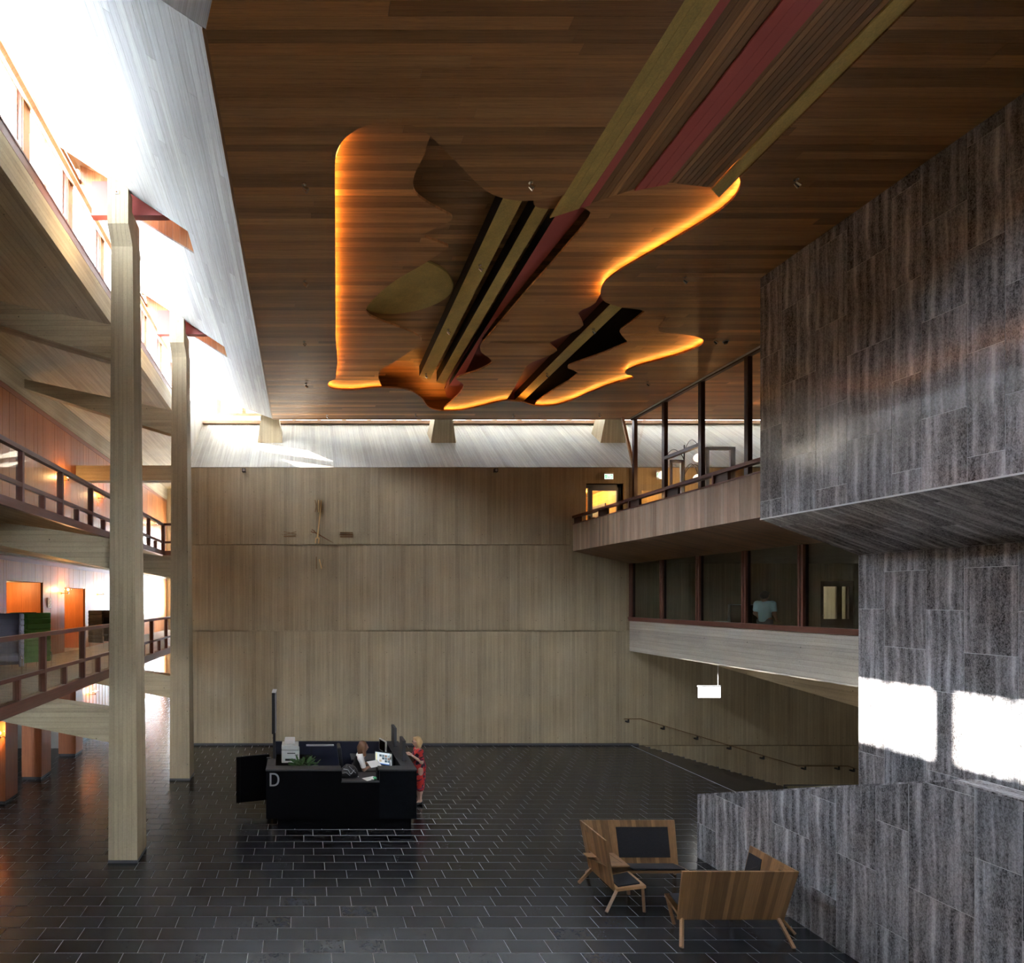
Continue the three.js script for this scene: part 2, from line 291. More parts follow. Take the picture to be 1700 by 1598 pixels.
// ---------- ceiling and its relief ----------
const onPlane = (px, py, y) => { const h = y - EYE, d = F * h / (CY - py); return [(px - CX) * d / F, d]; };
const poly = (list, y) => list.map(([a, b]) => onPlane(a, b, y));
function smooth(pts, n = 3) {   // a closed curve through the points
  const c = new THREE.CatmullRomCurve3(pts.map((p) => new THREE.Vector3(p[0], 0, p[1])), true, 'centripetal'); return c.getPoints(pts.length * n).slice(0, -1).map((v) => [v.x, v.z]);
}
const RIM = [[556.2, 279], [556.7, 264.7], [558.6, 253.5], [563.4, 242.4], [571.3, 231.3], [584, 220.2], [599.9, 211.4], [619, 205.9], [641.2, 203], [663.4, 204.3], [682.5, 207.5], [701.5, 216.2], [715.8, 227.3], [738, 249], [760.3, 271], [792, 304.4], [820.7, 324.5], [855, 332.4], [885, 333], [910, 329], [936.4, 323.5], [960, 317], [1000, 305.7], [1040, 293.4], [1077, 283.8], [1105, 278.5], [1135, 274], [1166, 272.8], [1192.7, 276], [1212, 282], [1224, 290.8], [1229, 301.3], [1226.9, 313.6], [1219, 327.6], [1205, 341.6], [1191, 353], [1157.7, 374], [1122.6, 395], [1087.6, 415.2], [1052.6, 435.3], [1026.3, 451], [1010.5, 462.5], [1000, 474.8], [996.7, 485.5], [999.4, 495.5], [1005.8, 501.9], [1018.6, 506.4], [1035, 511], [1062, 513.7], [1080.6, 520.5], [1097, 519.2], [1104, 522.9], [1104.8, 527.4], [1098.8, 536.5], [1093.4, 544], [1096, 551], [1126, 553.9], [1149.9, 557.5], [1164.5, 562], [1168, 566.6], [1163.6, 573], [1149.9, 580.3], [1126, 589.4], [1089.7, 599.4], [1062, 606.7], [1044, 613], [1037.7, 617.7], [1040.5, 621.3], [1053, 625.9], [1044, 630.4], [1025.9, 635], [1007.6, 640.5], [989.4, 647.8], [971, 655], [953, 663.3], [934.7, 669.6], [920.5, 673.3], [898, 674.7], [883, 672.6], [869.4, 667.8], [854.6, 665.8], [839.8, 665.3], [825, 667.8], [805.2, 672.7], [785.4, 677.7], [765.7, 681.3], [749.2, 682.6], [731, 681.8], [717.9, 679.3], [709.6, 674.4], [703, 664.5], [696.5, 657.9], [686.6, 651.3], [680, 648.3], [659.7, 644.6], [636.9, 643.4], [617.6, 644.3], [600, 646.4], [582.6, 647.8], [561.5, 646.9], [549.3, 644.3], [544.4, 639], [547.5, 632.9], [557.2, 628.5], [557.4, 560], [557, 460], [556.6, 370]];
const HOLE = [[717, 220], [706.3, 253.5], [695.2, 274], [688.8, 288.5], [685.7, 301.2], [686.4, 313.9], [690.4, 321.8], [701.5, 331.4], [720.6, 343.3], [739.7, 353.6], [749.2, 359.2], [750.8, 363], [746, 367.9], [731.7, 375], [717.4, 381.4], [707.9, 386.2], [702.8, 390], [705.5, 394], [715.8, 398], [731.7, 403.6], [742.8, 408.4], [744.7, 410.8], [741.2, 414], [725.4, 423.5], [711, 433.4], [687.7, 447], [663, 461], [642, 476], [624.6, 491.8], [611.5, 505.9], [607.4, 514.6], [608.8, 519], [617.6, 526], [638.6, 534.8], [663, 543.5], [684, 552], [696.5, 559.3], [700, 566.3], [698, 570.7], [684, 581], [663, 595], [642, 607.5], [631.6, 614.5], [628, 620.6], [629, 630], [634, 642.5], [640, 656], [682, 660], [700, 680], [720, 694], [737, 690], [737, 678], [749, 666], [764, 651.3], [769.8, 639.8], [766, 635], [757, 628], [772, 621.7], [795.3, 614.2], [811.8, 606], [816.4, 601], [811.8, 593.7], [800, 585.4], [797.3, 578.8], [799.4, 570.6], [811.8, 555.8], [838, 526], [876, 480.8], [911.4, 442.4], [945.8, 401.7], [972.4, 370.5], [980.3, 358], [979.9, 351.7], [974, 347], [964.6, 344.3], [945.8, 343.6], [930, 344.7], [913, 347], [899, 345.7], [888.7, 342.3], [885.6, 336], [884, 324], [855, 322], [822, 314], [792, 292], [760, 258], [738, 236]];
const HOLE2 = [[998, 486], [989.4, 501.9], [978.5, 509.2], [965.7, 514.6], [959.3, 522], [968.4, 540], [953, 551], [911, 569.4], [924.7, 582], [907.4, 592], [884.3, 601], [874.4, 607.7], [867.8, 618.4], [857.9, 636.5], [848, 653], [838, 675], [860, 677], [883, 682], [890, 667.5], [922, 645], [960.2, 619.5], [943, 611.3], [944, 606.8], [953, 603], [1040.5, 569.4], [1038, 563], [1028.6, 551], [1031.4, 546.6], [1069.6, 517.4], [1066, 506], [1040, 503], [1016, 498]];
const FAN = [[936.4, 323.5], [1137, 0], [1160, -37], [1560, -37], [1523.5, 0], [1227.8, 292.6], [1212, 282], [1166, 272.8], [1135, 274], [1077, 283.8], [1000, 305.7]];
const LEDSIDE = -1, LEDPOW = 15;
const Y1 = CEIL + 0.15, YB = CEIL + 0.30, Y2 = CEIL + 0.62;
{
  const ceiling = struct('ceiling', 'dark cedar plank ceiling with the layered relief cut into it', 'ceiling');
  const rim = smooth(poly(RIM, CEIL), 2), rect = [[-1.1, 19.1], [20.5, 19.1], [20.5, 3.0], [0.15, 3.0], [-1.1, 6.06]];
  // holes: the relief, and the fan of painted strips as one with it (its lower edge is the rim itself)
  const fan = poly(FAN, CEIL), fanTop = fan.slice(0, 6);
  const i0 = rim.reduce((b, p, i) => (Math.hypot(p[0] - fan[0][0], p[1] - fan[0][1]) < Math.hypot(rim[b][0] - fan[0][0], rim[b][1] - fan[0][1]) ? i : b), 0);
  const i1 = rim.reduce((b, p, i) => (Math.hypot(p[0] - fan[5][0], p[1] - fan[5][1]) < Math.hypot(rim[b][0] - fan[5][0], rim[b][1] - fan[5][1]) ? i : b), 0);
  const hole = [...rim.slice(0, i0 + 1), ...fanTop.slice(1, 5), ...rim.slice(i1)];
  const brown = (k = 1) => { const t = rr(0.55, 1.12) * (rnd() < 0.04 ? 1.5 : 1) * k, w = rr(-0.04, 0.06); return [0.58 * t * (1 + w), 0.295 * t, 0.115 * t * (1 - w)]; };
  const scoreCeil = (b) => { const d = Math.max(5.9, (b.w + b.w1) / 2), x0 = Math.max(0, CX + F * b.u / d), x1 = Math.min(1700, CX + F * b.u1 / d); return x1 > x0 ? b.area / d / d : 0; };
  const at0 = (x, d, t) => [x, CEIL + t, d], at1 = (x, d, t) => [x, Y1 + t, d], at2 = (x, d, t) => [x, Y2 + t, d];
  const l0 = layBoards(regionTris(rect, [hole]), [-1.1, 20.5, 5.0, 19.1], () => rr(0.115, 0.155), [2.6, 7.5], 0.003, at0, 0.04, () => brown(), true);
  addBoards(l0, 'plank', M.plank, ceiling, scoreCeil, 260);
  mesh('ceiling_panel', tint(MB().poly([[0.4, CEIL, 2.4], [0.15, CEIL, 3.0], [-0.67, CEIL, 5], [20.5, CEIL, 5], [20.5, CEIL, 2.4]]).geo(), [0.2, 0.095, 0.04]), M.plank, ceiling);
  mesh('edge_trim', tint(MB().box(-1.14, -1.1, CEIL - 0.01, CEIL + 0.2, 6.06, 19.1, 'd', true).box(-1.1, 20.5, CEIL - 0.01, CEIL + 0.12, 19.1, 19.16, 'x', true).geo(), [0.40, 0.22, 0.10]), M.plank, ceiling);
  // recessed level
  const h1 = smooth(poly(HOLE, Y1), 2), h2 = smooth(poly(HOLE2, Y1), 2), big = [[-0.2, 19.0], [10.6, 19.0], [10.6, 6.6], [-0.2, 6.6]];
  const relief = struct('ceiling', 'recessed plank layer of the curving ceiling relief lit amber along its rim', 'ceiling relief');
  addBoards(layBoards(regionTris(big, [h1, h2]), [-0.2, 10.6, 6.6, 19.0], () => rr(0.11, 0.15), [2.5, 6.5], 0.003, at1, 0.045, () => brown(1.15), true), 'plank', M.plank, relief, scoreCeil, 200);
  const deep = struct('ceiling', 'deepest plank layer seen through the cut outs of the ceiling relief', 'ceiling relief');
  addBoards(layBoards(regionTris(big), [-0.2, 10.6, 6.6, 19.0], () => rr(0.12, 0.15), [2, 5], 0.003, at2, 0.04, () => brown(0.9), true), 'plank', M.plank, deep, scoreCeil, 120);
  tag(mesh('trim_2', tint(bx(-0.3, 10.8, CEIL + 0.05, 12.34, 19.04, 19.09, 'x', true), [0.3, 0.15, 0.06]), M.plank), 'upright board closing the ceiling relief at its far end', 'trim').userData.kind = 'structure';
  // gold disc, bars and red surfaces
  const flat = (list, y, t, n) => { const p = n ? smooth(poly(list, y), n) : poly(list, y), mb = MB(); for (const q of regionTris(p)) mb.poly(q.map(([x, d]) => [x, y, d])).poly(q.slice().reverse().map(([x, d]) => [x, y + t, d])); const cw = THREE.ShapeUtils.isClockWise(p.map((a) => new THREE.Vector2(...a))); (cw ? p.slice().reverse() : p).forEach((a, i, all) => { const b = all[(i + 1) % all.length]; mb.poly([[a[0], y, a[1]], [a[0], y + t, a[1]], [b[0], y + t, b[1]], [b[0], y, b[1]]]); }); return mb.geo(); };
  tag(mesh('gold_disc', flat([[700, 433], [721, 440], [736.8, 449], [747, 460], [752.5, 472.6], [751, 481], [743.8, 491.8], [728, 502.4], [705, 512], [679, 518], [652.7, 521], [630, 520], [606, 512], [600, 495], [630, 465], [670, 440]], Y2 - 0.05, 0.045, 3), M.gold), 'teardrop gold disc in the ceiling relief beside the stepped edge', 'ceiling panel');
  const bar = (nm, list, m, label, y = YB) => {
    const g = thing(nm, label, 'ceiling strip'), p = poly(list, y), cw = THREE.ShapeUtils.isClockWise(p.map((a) => new THREE.Vector2(...a))), q = cw ? p.slice().reverse() : p, side = MB();
    mesh('painted_face', flat(list, y, 0.012), m, g);
    q.forEach((a, i) => { const b = q[(i + 1) % q.length]; side.poly([[a[0], y + 0.012, a[1]], [a[0], Y2 - 0.004, a[1]], [b[0], Y2 - 0.004, b[1]], [b[0], y + 0.012, b[1]]]); });
    mesh('black_side', side.geo(), M.black, g);
  };
  bar('gold_bar', [[696, 625], [713.8, 630], [866.8, 333], [880, 307], [846, 307], [834.8, 329.8]], M.gold, 'widest gold bar hanging inside the central ceiling slot');
  bar('gold_bar', [[724.8, 634], [737.6, 637.3], [910.6, 346], [930, 314], [906, 314], [888, 343.9]], M.gold, 'narrow gold bar in the ceiling slot between the wide gold bar and the red panel');
  bar('gold_bar', [[854, 664.5], [869, 665.3], [1031, 512], [1046, 498], [1026, 492], [1012, 506.4], [880, 638.6]], M.gold, 'gold bar crossing the smaller toothed slot of the ceiling relief');
  bar('red_bar', [[746, 640], [762, 640], [803, 557], [822, 531], [863, 481], [972, 346], [990, 322], [944, 322], [930, 346], [834, 500]], M.red, 'long red panel tapering down the central ceiling slot', YB + 0.06);
  tag(mesh('plum_soffit', flat([[760, 600], [790, 560], [830, 570], [840, 610], [800, 640], [772, 668], [742, 660], [738, 646]], Y2 - 0.1, 0.05), M.plum), 'plum red panel behind the far end of the central ceiling slot', 'ceiling panel');
  tag(mesh('plum_soffit', flat([[1020, 478], [940, 500], [890, 560], [850, 600], [826, 664], [858, 664], [884, 645], [1016, 510], [1036, 492]], Y2 - 0.06, 0.05), M.plum), 'plum red panel left of the gold bar in the toothed ceiling slot', 'ceiling panel');
  tag(mesh('black_panel', flat([[1016, 510], [884, 645], [858, 664], [920, 664], [1100, 590], [1100, 480], [1036, 492]], Y2 - 0.02, 0.01), M.black), 'black panel right of the gold bar in the toothed ceiling slot', 'ceiling panel');
  // the fan of strips running from the rim towards the stair
  const YF = CEIL + 0.025, far = [936.4, 986.5, 1003.7, 1079.7, 1135, 1213.7, 1229], farY = [323.5, 309.4, 304.8, 283, 273.3, 281, 292.6], near = [1135, 1195.5, 1213, 1300, 1368, 1483.5, 1523.5];
  const strip = struct('ceiling', 'fan of gold, red and brown painted strips in the ceiling above the stair', 'ceiling relief');
  const kinds = ['gold', 'red', 'wood', 'red', 'wood', 'gold'];
  for (let i = 0; i < 6; i++) {
    const lane = (t) => { const a = [far[i] + (far[i + 1] - far[i]) * t, farY[i] + (farY[i + 1] - farY[i]) * t], b = [near[i] + (near[i + 1] - near[i]) * t, 0], e = [a[0] - (b[0] - a[0]) * 0.12, a[1] - (b[1] - a[1]) * 0.12], f = [b[0] + (b[0] - a[0]) * 0.13, -(a[1]) * 0.13]; return [onPlane(...e, YF), onPlane(...f, YF)]; };
    const n = kinds[i] === 'wood' ? (i === 2 ? 5 : 9) : i === 1 || i === 5 ? 1 : 3, y = YF + (kinds[i] === 'wood' ? 0.03 : 0);
    for (let k = 0; k < n; k++) {
      const [a0, b0] = lane(k / n + 0.006), [a1, b1] = lane((k + 1) / n - (n > 1 ? 0.006 : 0)), mb = MB(), l = Math.hypot(b0[0] - a0[0], b0[1] - a0[1]), wd = Math.hypot(a1[0] - a0[0], a1[1] - a0[1]), o = rnd() * 5;
      const P = [[a0[0], y, a0[1]], [b0[0], y, b0[1]], [b1[0], y, b1[1]], [a1[0], y, a1[1]]], Q = P.map(([x, yy, d]) => [x, yy + 0.03, d]); if (kinds[i] === 'wood') mb.col = brown(0.8);
      mb.poly(P, [[o, o], [o + l, o], [o + l, o + wd], [o, o + wd]]); for (let s = 0; s < 4; s++) mb.poly([P[s], Q[s], Q[(s + 1) % 4], P[(s + 1) % 4]], [[0, 0], [0, 0.03], [1, 0.03], [1, 0]]);
      mesh(kinds[i] === 'wood' ? 'plank' : kinds[i] + '_board', mb.geo(), kinds[i] === 'wood' ? M.plank : M[kinds[i]], strip);
    }
  }
  // amber light strips laid on the hidden ledge behind the rim
  const rimP = poly(RIM, CEIL + 0.06), idx = (a, b) => RIM.reduce((m, p, i) => (Math.hypot(p[0] - a, p[1] - b) < Math.hypot(RIM[m][0] - a, RIM[m][1] - b) ? i : m), 0), led = (A, B, label) => {
    const from = idx(...A), to = idx(...B) + (idx(...B) < from ? RIM.length : 0);
    const g = thing('light_strip', label, 'light strip', [0, 0, 0], 0, 'amber strips hidden along the relief rim'), pts = [];
    for (let i = from; i <= to; i++) pts.push(rimP[i % rimP.length]);
    let s = 0; const off = pts.map((p, i) => { const a = pts[Math.max(0, i - 1)], b = pts[Math.min(pts.length - 1, i + 1)], dx = b[0] - a[0], dd = b[1] - a[1], l = Math.hypot(dx, dd) || 1; return [p[0] - dd / l * LEDSIDE * 0.035, p[1] + dx / l * LEDSIDE * 0.035, -dd / l * LEDSIDE, dx / l * LEDSIDE]; });
    mesh('glowing_strip', tube(off.map((p) => V(p[0], CEIL + 0.055, p[1])), 0.007, 6, off.length * 2), M.led, g);
    for (let i = 0; i < off.length - 1; i++) {
      const a = off[i], b = off[i + 1], l = Math.hypot(b[0] - a[0], b[1] - a[1]); s += l; if (l < 0.02) continue;
      const light = new THREE.RectAreaLight(lin(1, 0.40, 0.075), LEDPOW, l, 0.03), mx = (a[0] + b[0]) / 2, md = (a[1] + b[1]) / 2, nx = -(a[2] + b[2]) / 2, nd = -(a[3] + b[3]) / 2;
      const z = new THREE.Vector3(-nx * 0.75, -0.65, nd * 0.75).normalize(), x = new THREE.Vector3(b[0] - a[0], 0, -(b[1] - a[1])).normalize(), y = new THREE.Vector3().crossVectors(z, x);
      light.matrixAutoUpdate = true; light.position.copy(V(mx, CEIL + 0.068, md)); light.quaternion.setFromRotationMatrix(new THREE.Matrix4().makeBasis(x, y, z)); scene.add(light);
    }
  };
  led([557, 628], [571, 231], 'amber light strip along the straight left rim of the ceiling relief');
  led([1212, 282], [999, 495], 'amber light strip along the long slanting right rim of the ceiling relief');
  led([1150, 557], [1040, 621], 'amber light strip along the right hand lower lobe of the ceiling relief');
  led([1053, 626], [547, 633], 'amber light strip along the wavy far rim of the ceiling relief');
}
// ---------- back wall, its slope and windows ----------
const SL = (d) => 9.74 + 0.823 * (d - 19);   // height of the sloping sill behind the wall
{
  const wall = struct('wall_back', 'tall board marked concrete wall cast in three lifts behind the reception desk', 'wall');
  const holes = [[9.88, 11.2, 7.1, 9.17], [18.1, 19.3, 3.5, 5.75]];
  const pieces = (x0, x1, y0, y1) => { const out = [], hs = holes.filter(([, , a, b]) => a < y1 && b > y0); let x = x0; for (const [a, b, p, q] of hs) { if (b < x0 || a > x1) continue; out.push([x, a, y0, y1]); if (p > y0) out.push([a, b, y0, p]); if (q < y1) out.push([a, b, q, y1]); x = b; } out.push([x, x1, y0, y1]); return out; };
  for (const [x0, x1, y0, y1] of [[11.44, 20.5, -2.5, -0.02], [-4.1, 20.5, 0.015, 3.99], [-4.1, 20.5, 4.025, 7.0], [-4.1, 20.5, 7.035, 9.72]]) { const ou = rnd() * 6, ov = rnd() * 3; for (const q of pieces(x0, x1, y0, y1)) mesh('concrete_lift', uvOff(bx(...q, BACK, BACK + 0.35), ou, ov), M.conc, wall); }
  for (const q of pieces(-4.08, 20.5, -2.5, 9.70)) mesh('core', bx(...q, BACK + 0.06, BACK + 0.33), M.conc, wall);
  const sl = MB(), n = [[-8, 20.5]]; for (const [a, b] of n) { sl.poly([[a < -4.1 ? -4.7 : a, 9.74, 19], [b, 9.74, 19], [b, SL(22), 22], [a < -4.1 ? -4.7 : a, SL(22), 22]], [[-4.7, 0], [b, 0], [b, 3.9], [-4.7, 3.9]]); }
  sl.box(-4.7, 20.5, 9.3, 9.74, 19.3, 22).poly([[-4.7, 9.74, 19], [-4.7, SL(22), 22], [-4.7, 9.3, 22], [-4.7, 9.3, 19]]).box(-4.7, 20.5, 9.3, SL(22) - 0.02, 22, 22.4);
  tag(mesh('wall_back', sl.geo(), M.concPale), 'pale sloping board marked concrete sill above the clock wall', 'wall').userData.kind = 'structure';
  tag(mesh('baseboard_back', MB().box(-4.1, 11.5, 0, 0.07, BACK - 0.025, BACK, 'x').geo(), M.skirting), 'low dark stone skirting at the foot of the clock wall', 'skirting').userData.kind = 'structure';
  for (const [px, where] of [[448, 'left'], [736, 'middle'], [1017.5, 'right']]) {
    const x = (px - CX) / F * 20.6, y = SL(20.6), g = MB(), a = [[x - 0.48, y - 0.05, 20.6], [x + 0.48, y - 0.05, 20.6], [x + 0.26, 12.55, 20.45], [x - 0.26, 12.55, 20.45]], b = a.map(([q, r, d], i) => [q, r + (i < 2 ? 0.5 : 0), d + 0.7]);
    g.poly(a).poly([b[1], b[0], b[3], b[2]]).poly([b[0], a[0], a[3], b[3]]).poly([a[1], b[1], b[2], a[2]]).poly([a[3], a[2], b[2], b[3]]);
    tag(mesh('roof_stub', g.geo(), M.conc), { left: 'tapering concrete roof stub at the corner beside the sunlit patch', middle: 'tapering concrete roof stub above the middle of the clock wall', right: 'tapering concrete roof stub at the far end of the balcony' }[where], 'roof support');
  }
  // back clerestory
  const w = struct('window_1', 'row of tall clerestory panes above the sloping concrete sill at the back', 'window');
  mesh('sill', MB().box(-5.0, 20.5, SL(22), SL(22) + 0.12, 21.85, 22.5, 'x', true).geo(), M.post, w);
  mesh('blind_track', MB().box(-4.6, 20.5, SL(22) + 0.16, SL(22) + 0.30, 21.9, 21.96).geo(), M.casement, w);
  mesh('sill', MB().box(-5.0, 20.5, SL(22) + 0.34, SL(22) + 0.46, 22.0, 22.35, 'x', true).geo(), M.post, w);
  for (let i = 0; i < 25; i++) {
    const x = -4.49 + i * 1.02; mesh('post', MB().box(x - 0.09, x + 0.09, SL(22) + 0.12, 14.4, 22.05, 22.38, 'y', true).geo(), M.post, w);
    if (i) mesh('pane', MB().box(x - 1.02 + 0.09, x - 0.09, SL(22) + 0.46, 14.3, 22.33, 22.335).geo(), M.glass, w);
  }
  mesh('head', MB().box(-5.3, 20.5, 14.2, 14.6, 21.9, 22.4, 'x', true).geo(), M.post, w);
}
// ---------- the light shaft: limed boards sloping up to the clerestory on the left ----------
const PX0 = -1.1, PX1 = -4.736, PS = 0.66, PY = (x) => CEIL + PS * (-x + PX0);
{
  const shaft = struct('wall_left', 'sloping light shaft of whitened boards between the ceiling and the high windows', 'wall');
  const len = (PX0 - PX1) * Math.hypot(1, PS), c = 1 / Math.hypot(1, PS), s = PS * c;
  const at = (d, q, t) => [PX0 - q * c + t * s * 1, CEIL + q * s + t * c, d];   // d along, q up the slope, t behind
  const hip = 22.7, out = [[6.06, 0], [19.1, 0], [hip, len], [16.25, len], [16.0, (2.27 - 1.1) / c], [15.3, (2.27 - 1.1) / c - 0.02], [15.3, len], [11.45, len], [11.2, (2.27 - 1.1) / c], [10.5, (2.27 - 1.1) / c - 0.02], [10.5, len], [6.06, len]];
  const pale = () => { const t = rr(0.84, 1.12) * (rnd() < 0.12 ? 0.82 : 1), w = rr(-0.03, 0.03); return [0.36 * t, 0.352 * t * (1 + w * 0.3), 0.335 * t * (1 + w)]; };
  const list = layBoards(regionTris(out), [6.06, hip, 0, len], () => rr(0.115, 0.16), [1.6, 4.4], 0.003, at, 0.03, pale, true);
  addBoards(list, 'board', M.limed, shaft, (b) => b.area / ((b.u + b.u1) / 2) ** 2, 300);
  mesh('backing', MB().poly([at(6.06, 0, 0.05), at(10.5, 0, 0.05), at(10.5, len, 0.05), at(6.06, len, 0.05)]).poly([at(11.45, 0, 0.05), at(15.3, 0, 0.05), at(15.3, len, 0.05), at(11.45, len, 0.05)]).poly([at(10.5, 0, 0.05), at(11.45, 0, 0.05), at(11.45, 1.2, 0.05), at(10.5, 1.2, 0.05)]).poly([at(15.3, 0, 0.05), at(16.25, 0, 0.05), at(16.25, 1.2, 0.05), at(15.3, 1.2, 0.05)]).poly([at(16.25, 0, 0.05), at(19.1, 0, 0.05), at(hip, len, 0.05), at(16.25, len, 0.05)]).geo(), M.plaster, shaft);
  // near facet beyond the fold, and the far plane behind the back windows' hip
  const near = struct('wall_left', 'whitened board facet folding back from the light shaft at the top left corner', 'wall');
  const fa = (t, q) => { const b = at(6.06, q, 0); return [b[0] + 0.42 * t, b[1], 6.06 - t]; }, rows = 14;
  for (let i = 0; i < rows; i++) { const q0 = len * i / rows + 0.002, q1 = len * (i + 1) / rows - 0.002, mb = MB(), o = rnd() * 6, k = rr(0.75, 1); mb.col = [0.56 * k, 0.53 * k, 0.5 * k]; mb.poly([fa(0.004, q0), fa(0.004, q1), fa(7.3, q1), fa(3.62, q0)], [[o, o], [o, o + 0.3], [o + 3.3, o + 0.3], [o + 3.3, o]]); mesh('board', mb.geo(), M.limed, near); }
  const farP = struct('wall_back', 'whitened board plane sloping up behind the far ceiling edge', 'wall'), fb = MB(), cf = [0.47, 0.458, 0.435]; fb.col = cf;
  fb.poly([[-1.1, CEIL + 0.02, 19.16], [20.5, CEIL + 0.02, 19.16], [20.5, 13.9, 22.7], [-4.736, 13.9, 22.7]]);
  mesh('boards', fb.geo(), M.limed, farP);
  // slot linings, steel beams
  for (const [d0, i] of [[10.5, 0], [15.3, 1]]) {
    const g = struct('trim_1', i ? 'wood lined slot in the light shaft above the farther column' : 'wood lined slot in the light shaft above the nearer column', 'trim');
    const q0 = (2.27 - 1.1) / c, steps = 16;
    for (let k = 0; k < steps; k++) {
      const a = q0 + (len - q0) * k / steps, b = q0 + (len - q0) * (k + 1) / steps - 0.004, da = d0 + 0.72 + 0.23 * k / steps, db = d0 + 0.72 + 0.23 * (k + 1) / steps, A = at(da, a, 0), B = at(db, b, 0), mb = MB(), o = rnd() * 5, t = rr(0.8, 1.15);
      mb.col = [0.45 * t, 0.22 * t, 0.10 * t]; mb.poly([[A[0], A[1], A[2]], [B[0], B[1], B[2]], [B[0], B[1] + 0.85, B[2]], [A[0], A[1] + 0.85, A[2]]].reverse(), [[o, o], [o, o + 0.2], [o + 0.85, o + 0.2], [o + 0.85, o]]);
      mesh('board', mb.geo(), M.panel, g);
    }
    const e = at(d0, q0 - 0.02, 0), f = at(d0 + 0.72, q0, 0), n = at(d0, len, 0), mb = MB(); mb.col = [0.4, 0.2, 0.09];
    mb.poly([e, f, [f[0], f[1] + 0.85, f[2]], [e[0], e[1] + 0.85, e[2]]]).poly([n, e, [e[0], e[1] + 0.85, e[2]], [n[0], n[1] + 0.85, n[2]]]);
    mesh('end_lining', mb.geo(), M.panel, g);
    mesh('lid', bx(-4.9, -2.1, 14.3, 14.35, d0 - 0.1, d0 + 1.1), M.post, g); mesh('lid', MB().poly([[-4.9, 14.35, d0 - 0.05], [-2.1, 12.95, d0 - 0.05], [-2.1, 12.95, d0 + 1.1], [-4.9, 14.35, d0 + 1.1]]).geo(), M.post, g);
    const beam = thing('steel_beam', i ? 'red painted steel roof beam on top of the farther concrete column' : 'red painted steel roof beam on top of the nearer concrete column', 'beam');
    mesh('web', bx(-4.22, -2.0, 12.72, 13.4, d0 + 0.26, d0 + 0.31), M.steelRed, beam); mesh('flange', bx(-4.22, -2.0, 12.69, 12.72, d0 + 0.21, d0 + 0.36), M.steelRed, beam);
  }
}
// left clerestory
{
  const w = struct('window_2', 'long clerestory band of paired casements above the upper gallery', 'window'), P = 1.83;
  mesh('sill', MB().box(-5.35, PX1, 12.43, 12.62, 5.9, 22.5, 'd', true).geo(), M.frame, w);
  mesh('sill', MB().box(-5.35, PX1 + 0.012, 12.60, 12.64, 5.9, 22.5, 'd', true).geo(), M.frame, w);
  mesh('head', MB().prismD([[PX1, 13.86], [PX1 - 0.01, 14.0], [-5.35, 14.6], [-5.35, 14.2], [-5.02, 14.18], [-4.93, 14.07]], 5.9, 22.5).geo(), M.post, w);
  mesh('head', MB().prismD([[-4.80, 13.93], [-4.86, 13.88], [-5.0, 14.02], [-4.95, 14.08]], 5.9, 22.5).geo(), M.post, w);
  for (let i = -2; i < 7; i++) {
    const c = 9.77 + P * i; if (c < 6.0) continue;
    mesh('post', MB().box(-5.14, -5.0, 12.62, 14.3, c - 0.12, c + 0.12, 'y', true).geo(), M.post, w);
    mesh('jamb', bx(-5.13, -5.02, 12.62, 14.25, c - 0.135, c - 0.12), M.frame, w);
    for (let k = 0; k < 2; k++) {
      const a = c + 0.12 + k * (P - 0.24) / 2, b = a + (P - 0.24) / 2, f = 0.055; if (a > 22) continue;
      const cs = mesh('casement', MB().box(-5.16, -5.10, 12.64, 12.64 + f, a, b).box(-5.16, -5.10, 14.2 - f, 14.2, a, b).box(-5.16, -5.10, 12.64 + f, 14.2 - f, a, a + f).box(-5.16, -5.10, 12.64 + f, 14.2 - f, b - f, b).geo(), M.casement, w);
      mesh('pane', bx(-5.135, -5.13, 12.64 + f, 14.2 - f, a + f, b - f), M.glass, cs);
      if (k) mesh('handle', MB().box(-5.10, -5.02, 13.12, 13.14, b - 0.04, b - 0.02).box(-5.04, -5.02, 13.12, 13.14, b - 0.16, b - 0.02).geo(), M.white, cs);
    }
  }
  tag(mesh('wall_left', MB().box(-5.35, -4.7, 11.9, 14.6, -1.9, 6.0).box(-8.3, -5.3, 12.3, 12.43, 3, 31.5).geo(), M.plaster), 'plain wall end of the clerestory out of sight at the near end', 'wall').userData.kind = 'structure';
}
